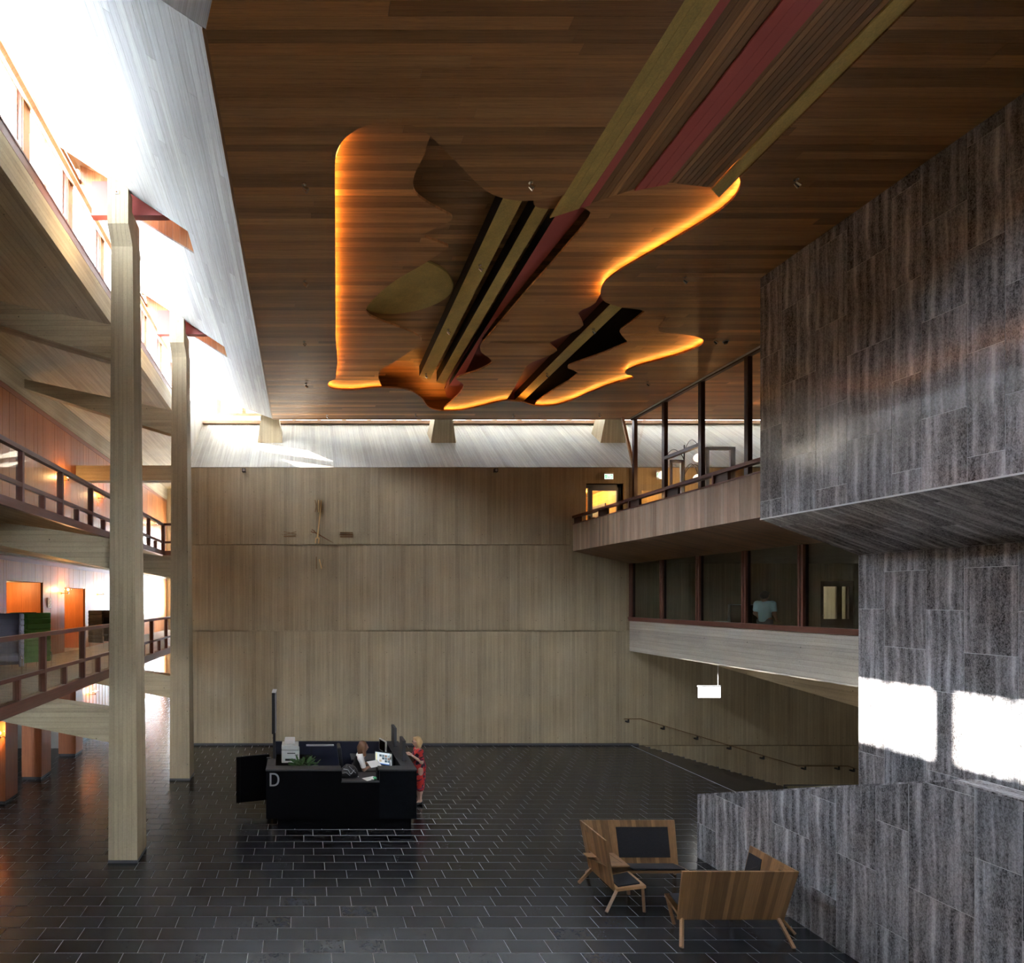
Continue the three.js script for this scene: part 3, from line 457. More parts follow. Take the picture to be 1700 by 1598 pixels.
// roof and closing walls
tag(mesh('ceiling', MB().box(-5.0, 20.9, 14.6, 14.8, -2.0, 22.6).box(0.1, 20.9, 12.35, 12.45, 2.4, 19.3).box(-1.1, 0.3, 12.35, 12.45, 5.9, 19.3).geo(), M.plaster), 'roof deck above the plank ceiling', 'ceiling').userData.kind = 'structure';
tag(mesh('wall_near', MB().box(-5.4, 21, -3, 12.43, -1.9, -1.6).box(-5.4, -5.0, -0.3, 12.3, -1.9, 3.0).geo(), M.conc), 'concrete wall behind the stair landing', 'wall').userData.kind = 'structure';
{ // the clerestory goes round the near end of the hall as well
  const w = struct('window_9', 'clerestory row above the wall behind the camera', 'window'), nb = MB(); nb.col = [0.47, 0.458, 0.435];
  nb.poly([[0.4, CEIL, 2.4], [20.5, CEIL, 2.4], [20.5, 13.87, -1.24], [-1.6, 13.87, -1.24]].reverse()); mesh('shaft_boards', nb.geo(), M.limed, w);
  mesh('sill', bx(-5.2, 20.5, 12.43, 12.62, -1.75, -1.24, 'x', true), M.frame, w); mesh('head', bx(-5.2, 20.5, 14.2, 14.6, -1.75, -1.24, 'x', true), M.post, w);
  for (let i = 0; i < 15; i++) { const x = -5.1 + i * 1.83; if (i < 4) { if (i) mesh('blind_panel', bx(x - 1.73, x - 0.1, 12.62, 14.2, -1.7, -1.6), M.post, w); } mesh('post', bx(x - 0.1, x + 0.1, 12.62, 14.2, -1.7, -1.56, 'y', true), M.post, w); if (i > 3) mesh('pane', bx(x - 1.73, x - 0.1, 12.62, 14.2, -1.64, -1.635), M.glass, w); }
}
// ---------- columns and beams on the left ----------
function loft(secs) {   // sections [y, x0, x1, d0, d1]
  const m = MB(), ring = ([y, a, b, c, d]) => [[a, y, c], [b, y, c], [b, y, d], [a, y, d]];
  for (let i = 0; i < secs.length - 1; i++) { const p = ring(secs[i]), q = ring(secs[i + 1]); for (let k = 0; k < 4; k++) { const l = (k + 1) % 4; if (Math.hypot(...p[k].map((v, z) => v - q[k][z])) + Math.hypot(...p[l].map((v, z) => v - q[l][z])) > 1e-6) m.poly([p[k], p[l], q[l], q[k]]); } }
  return m.poly(ring(secs.at(-1))).geo();
}
for (const [d, i] of [[0, 0], [4.8, 1]]) {
  const col = thing('column', i ? 'farther tall tapering board marked concrete column with a dark foot' : 'nearer tall tapering board marked concrete column with a dark foot', 'column', [0, 0, d]);
  mesh('shaft', uvOff(loft([[0.055, -3.796, -3.23, 10.5, 11.1], [11.95, -3.745, -3.33, 10.52, 11.0], [12.06, -3.75, -3.34, 10.49, 11.08], [12.3, -3.77, -3.37, 10.38, 11.08], [12.68, -3.77, -3.37, 10.38, 11.08], [12.68, -3.77, -3.37, 10.38, 10.62], [12.9, -3.77, -3.37, 10.38, 10.62]]), i * 1.3, 0), M.conc, col);
  mesh('shaft_head', MB().prismD([[-3.77, 12.9], [-3.37, 12.9], [-3.37, PY(-3.37)], [-3.77, PY(-3.77)]], 10.38, 10.62).geo(), M.conc, col);
  mesh('foot', bx(-3.8, -3.226, 0, 0.055, 10.495, 11.105), M.skirting, col);
  mesh('anchor_plate', bx(-3.62, -3.55, 12.86, 12.93, 10.365, 10.38), M.casement, col); mesh('anchor_bolt', bx(-3.60, -3.575, 12.88, 12.905, 10.35, 10.366), M.bronze, col);
  const bm = (pts, label) => tag(mesh('concrete_beam', uvOff(MB().prismD(pts, 10.62 + d, 10.97 + d, true).geo(), rnd() * 3, rnd() * 3), M.conc), label, 'beam');
  const w = i ? 'farther' : 'nearer';
  bm([[-3.6, 10.44], [-8, 11.38], [-8, 11.13], [-6.06, 10.5], [-3.6, 9.76]], `sloping concrete beam under the top gallery roof joining the ${w} column`);
  bm([[-3.6, 6.27], [-5.3, 6.53], [-8, 6.86], [-8, 6.6], [-6.06, 6.19], [-3.6, 5.66]], `sloping concrete beam under the glazed gallery joining the ${w} column`);
  bm([[-3.6, 2.91], [-5.05, 3.11], [-8, 3.2], [-8, 3.05], [-5.9, 2.71], [-3.6, 2.26]], `sloping concrete beam under the lower gallery joining the ${w} column`);
}
// ---------- galleries ----------
const veneer = (k = 1) => { const t = rr(0.8, 1.15) * k; return [0.42 * t, 0.145 * t, 0.040 * t]; };
{
  const slab = (pts, label, m = M.conc) => { const o = mesh('floor', MB().prismD(pts, 3.0, 31.7).geo(), m); o.userData.kind = 'structure'; return tag(o, label, 'floor'); };
  slab([[-4.98, 3.34], [-4.98, 3.15], [-8.3, 2.86], [-8.3, 3.34]], 'concrete slab of the lower gallery with a sloping soffit');
  slab([[-5.28, 6.9], [-5.28, 6.77], [-8.3, 6.33], [-8.3, 6.9]], 'concrete slab of the glazed upper gallery with a sloping soffit');
  slab([[PX1, 12.42], [PX1, 11.86], [-8.3, 11.5], [-8.3, 12.42]], 'concrete roof soffit and fascia over the upper gallery');
  tag(mesh('carpet', bx(-7.97, -5.06, 3.34, 3.352, 3.1, 31.6, 'd'), M.carpet), 'beige carpet running along the lower gallery floor', 'carpet');
  tag(mesh('carpet', bx(-7.97, -5.4, 6.9, 6.912, 3.1, 31.6, 'd'), M.carpet), 'beige carpet on the glazed upper gallery', 'carpet');
  // panelled walls
  const wallP = (name, label, y0, y1, dA, dB, holes) => {
    const wl = struct(name, label, 'wall');
    const solid = (a, b, p, q) => mesh('core', bx(-8.4, -8.05, p, q, a, b), M.dark, wl);
    let last = dA; for (const [a, b, top] of holes) { solid(last, a, y0, y1); solid(a, b, top, y1); last = b; } solid(last, dB, y0, y1);
    let d = dA; while (d < dB - 0.05) {
      const w = [0.22, 0.34, 0.5, 0.78][rnd() * 4 | 0], hit = holes.find(([a, b]) => d < b - 0.01 && d + w > a + 0.01); let e = Math.min(d + w, dB), lo = y0;
      if (hit) { if (d < hit[0] - 0.06) e = Math.min(e, hit[0]); else { e = Math.min(e, hit[1]); lo = hit[2]; } }
      const hd = e - d, c = veneer(); if (hd > 0.03) mesh('panel', tint(uvOff(bx(-8.05, -8.0, lo, y1 - 0.14, d + 0.006, e - 0.006, 'y', true), rnd() * 5, rnd() * 5), c), M.panel, wl);
      d = e;
    }
    mesh('cornice', tint(bx(-8.05, -7.98, y1 - 0.14, y1, dA, dB, 'd', true), [0.27, 0.10, 0.045]), M.panel, wl);
    return wl;
  };
  const w1 = wallP('wall_left', 'panelled wood wall of the lower gallery with two recessed doorways', 3.35, 6.3, 3, 31.5, [[14.57, 16.6, 5.62], [18.1, 19.8, 5.5]]);
  const w2 = wallP('wall_left', 'panelled wood wall behind the glazed upper gallery', 6.9, 10.86, 3, 31.5, []);
  tag(mesh('wall_left', bx(-8.4, -7.96, 10.86, 11.6, 3, 31.5, 'd'), M.conc), 'horizontal concrete band above the upper gallery panelling', 'wall').userData.kind = 'structure';
  tag(mesh('wall_left', bx(-8.4, -7.99, 6.3, 6.5, 3, 31.5, 'd'), M.concPale), 'thin concrete band above the lower gallery panelling', 'wall').userData.kind = 'structure';
  // doorway niches
  for (const [a, b, top, i] of [[14.57, 16.6, 5.62, 0], [18.1, 19.8, 5.5, 1]]) {
    const n = struct(i ? 'door_3' : 'door_2', i ? 'recessed wood lined doorway beside the farther globe lamp on the lower gallery' : 'wide recessed wood lined doorway behind the green seat on the lower gallery', 'doorway');
    const q = (x0, x1, y0, y1, d0, d1, c) => mesh('lining', tint(uvOff(bx(x0, x1, y0, y1, d0, d1, 'y', true), rnd() * 4, 0), c), M.panel, n);
    q(-9.5, -8.05, 3.34, top, b - 0.05, b - 0.002, [0.42, 0.13, 0.04]); q(-9.5, -8.05, 3.34, top, a + 0.002, a + 0.05, [0.4, 0.13, 0.04]); q(-9.55, -9.5, 3.34, top, a, b, [0.55, 0.27, 0.07]);
    mesh('soffit', bx(-9.55, -8.05, top, top + 0.1, a - 0.1, b + 0.1), M.plaster, n); mesh('threshold', bx(-9.55, -8.05, 3.3, 3.35, a, b), M.carpet, n);
    const dl = mesh('downlight', cyl(0.06, 0.06, 0.02, -8.9, top - 0.012, -(a + b) / 2), M.bulb, n); dl.name = 'downlight';
    const L = new THREE.PointLight(lin(1, 0.62, 0.25), 2.5); L.position.set(-8.9, top - 0.06, -(a + b) / 2); L.castShadow = true; scene.add(L);
    mesh('door_leaf', tint(bx(-9.5, -9.46, 3.36, 5.4, a + 0.35, a + 1.25, 'y', true), [0.5, 0.24, 0.07]), M.panel, n);
  }
  // ground level behind the lower gallery
  const g0 = struct('wall_left', 'dark panelled wood wall of the ground floor passage', 'wall');
  mesh('core', bx(-8.4, -8.05, 0, 2.9, 18.6, 31.5), M.dark, g0);
  for (let d = 18.6; d < 31.5; d += 0.32) mesh('panel', tint(uvOff(bx(-8.05, -8.0, 0.12, 2.9, d + 0.02, d + 0.30, 'y', true), rnd() * 5, 0), veneer(0.7)), M.panel, g0);
  mesh('kerb', bx(-8.05, -7.97, 0, 0.12, 18.6, 31.5), M.skirting, g0);
  const pill = (d, label) => { const p = thing('wood_pillar', label, 'pillar'); mesh('casing', tint(uvOff(bx(-8.0, -7.44, 0.08, 2.9, d, d + 0.58, 'y', true), rnd() * 4, 0), [0.33, 0.105, 0.035]), M.panel, p); mesh('foot', bx(-7.97, -7.47, 0, 0.08, d + 0.03, d + 0.55), M.iron, p); };
  pill(11.65, 'veneered wood pillar nearest the camera at the left edge'); pill(13.5, 'second veneered wood pillar at the left edge carrying a globe lamp'); pill(15.35, 'third veneered wood pillar under the lower gallery beside the glass door'); pill(17.65, 'farthest veneered wood pillar under the lower gallery');
  tag(mesh('wall_left', bx(-12.0, -11.7, 0, 3.0, 3, 18.6), M.concPale), 'pale concrete outer wall seen between the wood pillars', 'wall').userData.kind = 'structure';
  tag(mesh('wall_left', MB().box(-12.0, -8.4, 0, 3.0, 18.6, 18.75).box(-12.0, -8.4, 2.86, 3.0, 3, 18.6).geo(), M.plaster), 'lobby wall and soffit beside the ground floor passage', 'wall').userData.kind = 'structure';
  const gd = struct('door_4', 'frameless glass door with a black handle between the wood pillars', 'door'); mesh('pane', bx(-10.0, -9.99, 0.02, 2.5, 14.6, 20.9), M.glass, gd); mesh('handle', MB().box(-9.99, -9.93, 1.02, 1.06, 16.25, 20.55).box(-9.99, -9.96, 0.92, 1.16, 20.5, 16.6).geo(), M.iron, gd);
  // lobby window bringing daylight to that corner
  const lw = struct('window_3', 'tall lobby window out of sight lighting the ground floor between the pillars', 'window');
  mesh('frame', MB().box(-11.7, -8.4, 0, 0.1, 3.0, 3.1).box(-11.7, -8.4, 2.7, 2.9, 3.0, 3.1).box(-10.3, -8.4, 0.1, 2.7, 3.0, 3.1).geo(), M.frameDark, lw); mesh('pane', bx(-11.7, -10.3, 0.1, 2.7, 3.04, 3.045), M.glass, lw);
  tag(mesh('wall_near', MB().box(-8.4, -5.0, 0, 12.4, 2.9, 3.0).box(-13, -11.7, 0, 3, 2.9, 3.1).geo(), M.plaster), 'near end wall of the galleries', 'wall').userData.kind = 'structure';
  // far end of the galleries
  tag(mesh('wall_back', MB().box(-4.3, -4.1, 0, 12.3, BACK + 0.35, 31.7).geo(), M.concPale), 'return of the concrete wall along the far passage', 'wall').userData.kind = 'structure';
  const ew = struct('wall_back', 'end wall of the galleries with a bright window on each floor', 'wall'), wb = MB();
  for (const [y0, y1, a, b] of [[0, 3.0, 0.1, 2.6], [3.34, 6.45, 4.2, 6.2], [6.9, 11.6, 7.0, 9.1]]) wb.box(-8.4, -4.1, y0, a, 31.5, 31.7).box(-8.4, -4.1, b, y1, 31.5, 31.7).box(-8.4, -7.6, a, b, 31.5, 31.7).box(-4.6, -4.1, a, b, 31.5, 31.7);
  mesh('masonry', wb.geo(), M.conc, ew);
  [[0.1, 2.6], [4.2, 6.2], [7.0, 9.1]].forEach(([a, b], i) => { const w = struct('window_' + (4 + i), ['bright end window of the ground floor passage', 'bright end window of the lower gallery', 'bright end window of the upper gallery'][i], 'window'); mesh('frame', MB().box(-7.6, -7.54, a, b, 31.52, 31.6).box(-4.66, -4.6, a, b, 31.52, 31.6).box(-6.15, -6.09, a, b, 31.52, 31.6).box(-7.6, -4.6, a, a + 0.06, 31.52, 31.6).box(-7.6, -4.6, b - 0.06, b, 31.52, 31.6).geo(), M.casement, w); mesh('pane', bx(-7.54, -4.66, a + 0.06, b - 0.06, 31.55, 31.555), M.glass, w); });
  tag(mesh('concrete_beam', bx(-8, -4.1, 9.27, 9.8, 19.0, 19.4, 'x'), M.conc), 'level concrete cross beam closing the upper gallery near the back wall', 'beam');
}
// balustrades of the galleries
function balustrade(o, X, y, posts, shorts, dA, dB, deep) {
  const [bot, plate, mid0, mid1, top0, top1] = y, W = 0.07;
  mesh('bottom_plate', bx(X - 0.07, X + 0.02, bot, plate, dA, dB, 'd', true), M.frame, o); mesh('middle_rail', bx(X - 0.06, X, mid0, mid1, dA, dB, 'd', true), M.frame, o); mesh('handrail', bx(X - 0.09, X + 0.02, top0, top1, dA, dB, 'd', true), M.frame, o);
  for (const d of posts) mesh('post', bx(X - deep, X + 0.005, plate, top0, d - W / 2, d + W / 2, 'y', true), M.frame, o);
  for (const d of shorts) mesh('short_post', bx(X - deep, X, plate, mid0, d - 0.03, d + 0.03, 'y', true), M.frame, o);
  const all = [dA, ...posts, dB].sort((a, b) => a - b), low = [dA, ...posts, ...shorts, dB].sort((a, b) => a - b);
  for (let i = 0; i < all.length - 1; i++) mesh('pane', bx(X - 0.045, X - 0.04, mid1, top0, all[i] + W / 2, all[i + 1] - W / 2), M.glass, o);
  for (let i = 0; i < low.length - 1; i++) mesh('pane', bx(X - 0.045, X - 0.04, plate, mid0, low[i] + W / 2, low[i + 1] - W / 2), M.glass, o);
}
{
  const dOf = (x, X) => X * F / (CX - x);
  const b1 = thing('balustrade', 'red brown timber and glass balustrade of the lower gallery', 'balustrade');
  const p1 = [], s1 = []; for (let k = -3; k < 11; k++) { const d = 10.4 + 1.855 * k; if (d > 4 && d < 31) p1.push(d); if (d > 3 && d < 30) s1.push(d + 0.93); }
  balustrade(b1, -4.96, [3.12, 3.34, 3.70, 3.77, 4.40, 4.48], p1, s1, 3.1, 31.4, 0.12);
  const b2 = thing('balustrade', 'red brown timber balustrade with tall panes along the glazed upper gallery', 'balustrade');
  const p2 = [], s2 = []; for (let k = -4; k < 6; k++) { const d = 10.13 + 1.67 * k; if (d > 4 && d < 20) p2.push(d); if (d > 3 && d < 19.2) s2.push(d + 0.85); }
  balustrade(b2, -5.25, [6.75, 6.92, 7.2, 7.28, 7.86, 7.95], p2, s2, 3.1, 20.19, 0.12);
  const b3 = thing('balustrade', 'short return of the upper gallery balustrade behind the farther column', 'balustrade');
  mesh('bottom_plate', bx(-5.3, -4.2, 6.75, 6.92, 20.23, 20.3, 'x', true), M.frame, b3); mesh('middle_rail', bx(-5.3, -4.2, 7.2, 7.28, 20.23, 20.3, 'x', true), M.frame, b3); mesh('handrail', bx(-5.3, -4.2, 7.86, 7.95, 20.22, 20.32, 'x', true), M.frame, b3);
  mesh('post', bx(-5.33, -5.2, 6.75, 7.95, 20.2, 20.33, 'y', true), M.frame, b3); mesh('post', bx(-4.62, -4.5, 6.75, 7.95, 20.2, 20.33, 'y', true), M.frame, b3); mesh('pane', bx(-5.2, -4.62, 6.92, 7.2, 20.26, 20.265), M.glass, b3); mesh('pane', bx(-5.2, -4.62, 7.28, 7.86, 20.26, 20.265), M.glass, b3);
  mesh('floor_edge', bx(-5.3, -4.1, 6.6, 6.76, 20.3, 31.5), M.conc, b3);
}
// ---------- stone on the right ----------
const COLS = [10.76, 10.28, 9.59, 9.04, 8.35, 7.95, 7.40, 7.0, 6.31, 5.89, 5.34, 4.65, 4.23, 3.54, 2.99, 2.3, 1.88, 1.19, 0.5, -0.05, -0.74, -1.29, -1.98, -2.67, -3.2, -4.0];
function stoneFace(parent, tris, parity, y0, y1, at, flip = true) {
  const list = [];
  for (let i = 0; i < COLS.length - 1; i++) {
    const ks = []; for (let y = 0.69 + 0.705 * (-4 + ((i + parity) & 1)); y < y1; y += 1.41) ks.push(y); ks.push(y1 + 1);
    let lo = y0; for (const k of ks) { if (k <= lo) continue; const hi = Math.min(k, y1), t = rr(0.85, 1.12), w = rr(-0.04, 0.04); const b = boardGeo(tris, COLS[i + 1] + 0.0035, COLS[i] - 0.0035, lo + 0.0035, hi - 0.0035, at, 0.025, [t * (1 - w), t, t * (1 + w * 0.6)], flip); if (b) list.push({ ...b, d: COLS[i] }); lo = hi; if (lo >= y1) break; }
  }
  addBoards(list, 'stone_panel', M.stone, parent, (b) => b.area / Math.max(5, b.d) ** 2);
}
const DE = 10.76, XB = 9.05, XS = 11.0, XP = 7.8;
{
  const wl = struct('wall_right', 'grey striped stone wall with sun patches beside the stair', 'wall');
  stoneFace(wl, regionTris([[-1.6, -1], [DE, -1], [DE, 5.985], [-1.6, 5.985]]), 0, -1, 5.985, (d, y, t) => [XS + t, y, d]);
  mesh('mortar_bed', bx(XS + 0.004, XS + 0.45, -1, 5.98, -1.6, DE - 0.004), M.mortar, wl);
  const box = struct('wall_right', 'overhanging box clad in polished striped stone reaching to the ceiling', 'wall');
  stoneFace(box, regionTris([[-1.6, 6.69], [DE, 6.69], [DE, CEIL + 0.02], [-1.6, CEIL + 0.02]]), 1, 6.69, CEIL + 0.02, (d, y, t) => [XB + t, y, d]);
  const L = Math.hypot(XS - XB, 0.705), cx = (XS - XB) / L, sy = 0.705 / L;
  const under = struct('ceiling', 'sloping stone clad underside of the overhanging box', 'soffit');
  { const list = []; for (let i = 0; i < COLS.length - 1; i++) { let q = -rnd() * 1.2; while (q < L) { const e = q + 1.41, t = rr(0.8, 1.15), b = boardGeo(regionTris([[-1.6, 0], [DE, 0], [DE, L], [-1.6, L]]), COLS[i + 1] + 0.003, COLS[i] - 0.003, q + 0.003, e - 0.003, (d, s, k) => [XB + s * cx + k * sy, 6.69 - s * sy + k * cx, d], 0.02, [t * 1.05, t, t * 0.93], true); if (b) list.push({ ...b, d: COLS[i] }); q = e; } } addBoards(list, 'stone_panel', M.stone, under, (b) => b.area / Math.max(5, b.d) ** 2); }
  mesh('mortar_bed', MB().prismD([[XB + 0.004, 6.695], [XS, 5.99], [XS + 0.4, 5.99], [XS + 0.4, CEIL], [XB + 0.004, CEIL]], -1.6, DE - 0.004).geo(), M.mortar, box);
  mesh('edge_bead', bx(XB - 0.006, XB + 0.01, 6.68, 6.705, -1.6, DE), M.mortar, box);
  // parapet of the stair
  const par = struct('wall_stair', 'low striped stone parapet of the stair rising towards the landing', 'parapet'), top = [[DE, 1.22], [6.56, 2.9], [-1.6, 2.9]];
  stoneFace(par, regionTris([[-1.6, 0], [DE, 0], ...top]), 0, 0, 2.9, (d, y, t) => [XP + t, y, d]);
  const solid = MB(), pr = [[-1.6, 0], [DE, 0], ...top].map(([d, y]) => [d, y]);
  for (const t of regionTris(pr)) { solid.poly(t.map(([d, y]) => [XP + 0.004, y - 0.002, d]).reverse()); solid.poly(t.map(([d, y]) => [XP + 0.36, y, d])); }
  solid.poly([[XP + 0.004, 0, DE - 0.004], [XP + 0.36, 0, DE - 0.004], [XP + 0.36, 1.22, DE - 0.004], [XP + 0.004, 1.22, DE - 0.004]]);
  mesh('mortar_bed', solid.geo(), M.mortar, par);
  for (let i = 0; i < 2; i++) { const a = top[i], b = top[i + 1], n = i ? 9 : 5; for (let k = 0; k < n; k++) { const f = (t) => [a[0] + (b[0] - a[0]) * t, a[1] + (b[1] - a[1]) * t], p = f(k / n + 0.002), q = f((k + 1) / n - 0.002), m = MB(), s = rr(0.85, 1.1); m.col = [s, s, s]; const A = [[XP - 0.004, p[1], p[0]], [XP - 0.004, q[1], q[0]], [XP + 0.37, q[1], q[0]], [XP + 0.37, p[1], p[0]]], B = A.map(([x, y, d]) => [x, y + 0.025, d]); m.poly(B, B.map(([x, , d]) => [x, d])); for (let e = 0; e < 4; e++) m.poly([A[(e + 1) % 4], A[e], B[e], B[(e + 1) % 4]]); mesh('coping_stone', m.geo(), M.stone, par); } }
  // stair behind the parapet up to the landing
  const st = thing('stair', 'stone stair between the striped parapet and the stone wall', 'stair'), N = 17;
  for (let i = 0; i < N; i++) mesh('step', tint(bx(XP + 0.37, XS - 0.01, -0.3 + i * 0.145, (i + 1) * 0.145, 10.3 - i * 0.32 - 0.36, 10.3 - i * 0.32), [0.03, 0.032, 0.035]), M.tile, st);
  const land = struct('floor', 'stair landing behind the camera', 'floor'); mesh('landing_slab', tint(bx(XP + 0.36, XS, 2.2, 2.46, -1.6, 4.85), [0.03, 0.032, 0.035]), M.tile, land);
}
// ---------- balcony, glazed screen and window wall ----------
{
  const X = 9.42, fas = thing('balcony_front', 'balcony front of pale upright boards under a dark timber rail', 'balcony');
  const pinky = () => { const t = rr(0.68, 1.2), w = rr(-0.05, 0.08); return [0.44 * t * (1 + w), 0.335 * t, 0.25 * t * (1 - w * 0.5)]; };
  const fl = layBoards(regionTris([[6.8, 10.78], [7.72, 10.78], [7.72, BACK], [6.8, BACK]]), [6.8, 7.72, 10.78, BACK], () => rr(0.075, 0.15), [3, 4], 0.003, (y, d, t) => [X + t, y, d], 0.03, pinky);
  addBoards(fl, 'upright_board', M.fascia, fas, (b) => b.area);
  mesh('backing', bx(X + 0.01, X + 0.1, 6.81, 7.7, 10.78, BACK), M.dark, fas);
  mesh('bottom_rail', bx(X - 0.02, X + 0.13, 7.72, 7.755, 10.78, BACK, 'd', true), M.frame, fas); mesh('handrail', bx(X - 0.03, X + 0.14, 7.95, 8.03, 10.78, BACK, 'd', true), M.frame, fas);
  for (const d of [18.58, 16.92, 15.3, 13.72, 12.1]) mesh('rail_block', bx(X + 0.03, X + 0.1, 7.755, 7.95, d, d + 0.4, 'd', true), M.frameDark, fas);
  for (const d of [17.34, 15.73, 14.14, 12.49]) mesh('rail_bracket', bx(X - 0.015, X + 0.06, 7.755, 7.95, d - 0.02, d + 0.02), M.frame, fas);
  const XE = 11.4, L = Math.hypot(XE - X, 0.43), cx = (XE - X) / L, sy = 0.43 / L, sof = struct('ceiling', 'sloping wood board underside of the balcony', 'soffit');
  const warm = () => { const t = rr(0.65, 1.2); return [0.23 * t, 0.12 * t, 0.055 * t]; };
  addBoards(layBoards(regionTris([[0, 10.7], [L, 10.7], [L, BACK], [0, BACK]]), [0, L, 10.7, BACK], () => rr(0.09, 0.13), [2.5, 4], 0.003, (q, d, t) => [X + q * cx + t * sy, 6.8 - q * sy + t * cx, d], 0.02, warm, true), 'board', M.plank, sof, (b) => b.area);
  const deck = struct('floor', 'balcony and upper room floor slab', 'floor'); mesh('slab', MB().box(X + 0.1, 20.5, 6.82, 7.1, 10.78, BACK).box(11.4, 20.5, 6.36, 6.82, 10.78, BACK).geo(), M.carpet, deck);
  // glazed screen above
  const sc = struct('window_7', 'tall timber posted glass screen between the balcony and the upper room', 'window'), ps = [18.87, 17.3, 15.7, 14.05, 12.4, 10.85];
  for (const d of ps) mesh('post', bx(11.45, 11.57, 7.1, CEIL, d - 0.06, d + 0.06, 'y', true), M.frameDark, sc);
  mesh('head', bx(11.44, 11.56, CEIL - 0.09, CEIL, 10.8, BACK, 'd', true), M.frameDark, sc); mesh('track', bx(11.42, 11.46, CEIL - 0.05, CEIL - 0.005, 10.8, BACK), M.casement, sc); mesh('sill', bx(11.44, 11.56, 7.1, 7.16, 10.8, BACK, 'd', true), M.frameDark, sc);
  for (let i = 0; i < 5; i++) if (i !== 1) mesh('pane', bx(11.5, 11.506, 7.16, CEIL - 0.09, ps[i + 1] + 0.06, ps[i] - 0.06), M.glass, sc);
  mesh('transom', bx(11.45, 11.57, 9.55, 9.65, ps[2] + 0.06, ps[1] - 0.06, 'd', true), M.frameDark, sc); mesh('pane', bx(11.5, 11.506, 9.65, CEIL - 0.09, ps[2] + 0.06, ps[1] - 0.06), M.glass, sc);
  mesh('raking_trim', MB().prismD([[10.95, 12.0], [11.02, 12.0], [11.55, 9.74], [11.48, 9.7]], BACK - 0.1, BACK - 0.02).geo(), M.post, sc);
  // window wall below
  const ww = struct('window_8', 'band of tinted windows under the balcony with red brown mullions', 'window');
  mesh('sill', bx(11.36, 11.56, 4.36, 4.42, 10.8, BACK, 'd', true), M.frame, ww); mesh('sill', bx(11.34, 11.5, 4.42, 4.49, 10.8, BACK, 'd', true), M.frame, ww);
  const ms = [18.93, 17.3, 15.7, 14.05, 12.44, 10.8]; for (const d of ms) { mesh('mullion', bx(11.38, 11.43, 4.49, 6.36, d - 0.07, d - 0.02, 'y', true), M.frame, ww); mesh('mullion', bx(11.38, 11.43, 4.49, 6.36, d + 0.02, d + 0.07, 'y', true), M.frame, ww); mesh('mullion_core', bx(11.40, 11.52, 4.49, 6.36, d - 0.06, d + 0.06, 'y', true), M.frameDark, ww); }
  for (let i = 0; i < 5; i++) mesh('pane', bx(11.46, 11.466, 4.49, 6.36, ms[i + 1] + 0.06, ms[i] - 0.06), M.tint, ww);
  tag(mesh('wall_right', bx(11.4, 11.7, 3.3, 4.36, 10.78, BACK, 'd'), M.concPale), 'horizontal board marked concrete band under the tinted windows', 'wall').userData.kind = 'structure';
  tag(mesh('floor', bx(11.7, 20.5, 3.3, 3.5, 10.78, BACK), M.plaster), 'floor slab of the room behind the tinted windows', 'floor').userData.kind = 'structure';
  const s = MB(), a = [12.6, 3.3, 16.8], q = [[12.6, 3.1, 16.8], [12.6, 2.66, 12.33], [12.6, 2.5, 10.8], [12.6, 3.3, 10.8], [12.6, 3.3, 16.8]]; s.poly(q.slice().reverse(), q.slice().reverse().map(([, y, d]) => [y, d])); const q2 = q.map(([x, y, d]) => [x + 0.3, y, d]); s.poly(q2); for (let i = 0; i < 5; i++) s.poly([q[(i + 1) % 5], q[i], q2[i], q2[(i + 1) % 5]]);
  tag(mesh('stair_stringer', s.geo(), M.conc), 'raking concrete stair edge below the concrete band', 'stair edge');
  // closing walls of the right hand rooms
  tag(mesh('wall_right', MB().box(20.5, 20.8, -2.5, 14.8, -1.9, 22.5).geo(), M.plaster), 'outer wall of the rooms on the right', 'wall').userData.kind = 'structure';
  tag(mesh('wall_right', MB().box(11.44, 20.5, -2.5, 6.36, 10.5, 10.74).box(9.45, 20.5, 6.9, CEIL, 10.45, 10.74).geo(), M.plaster), 'partition behind the stone box', 'wall').userData.kind = 'structure';
}
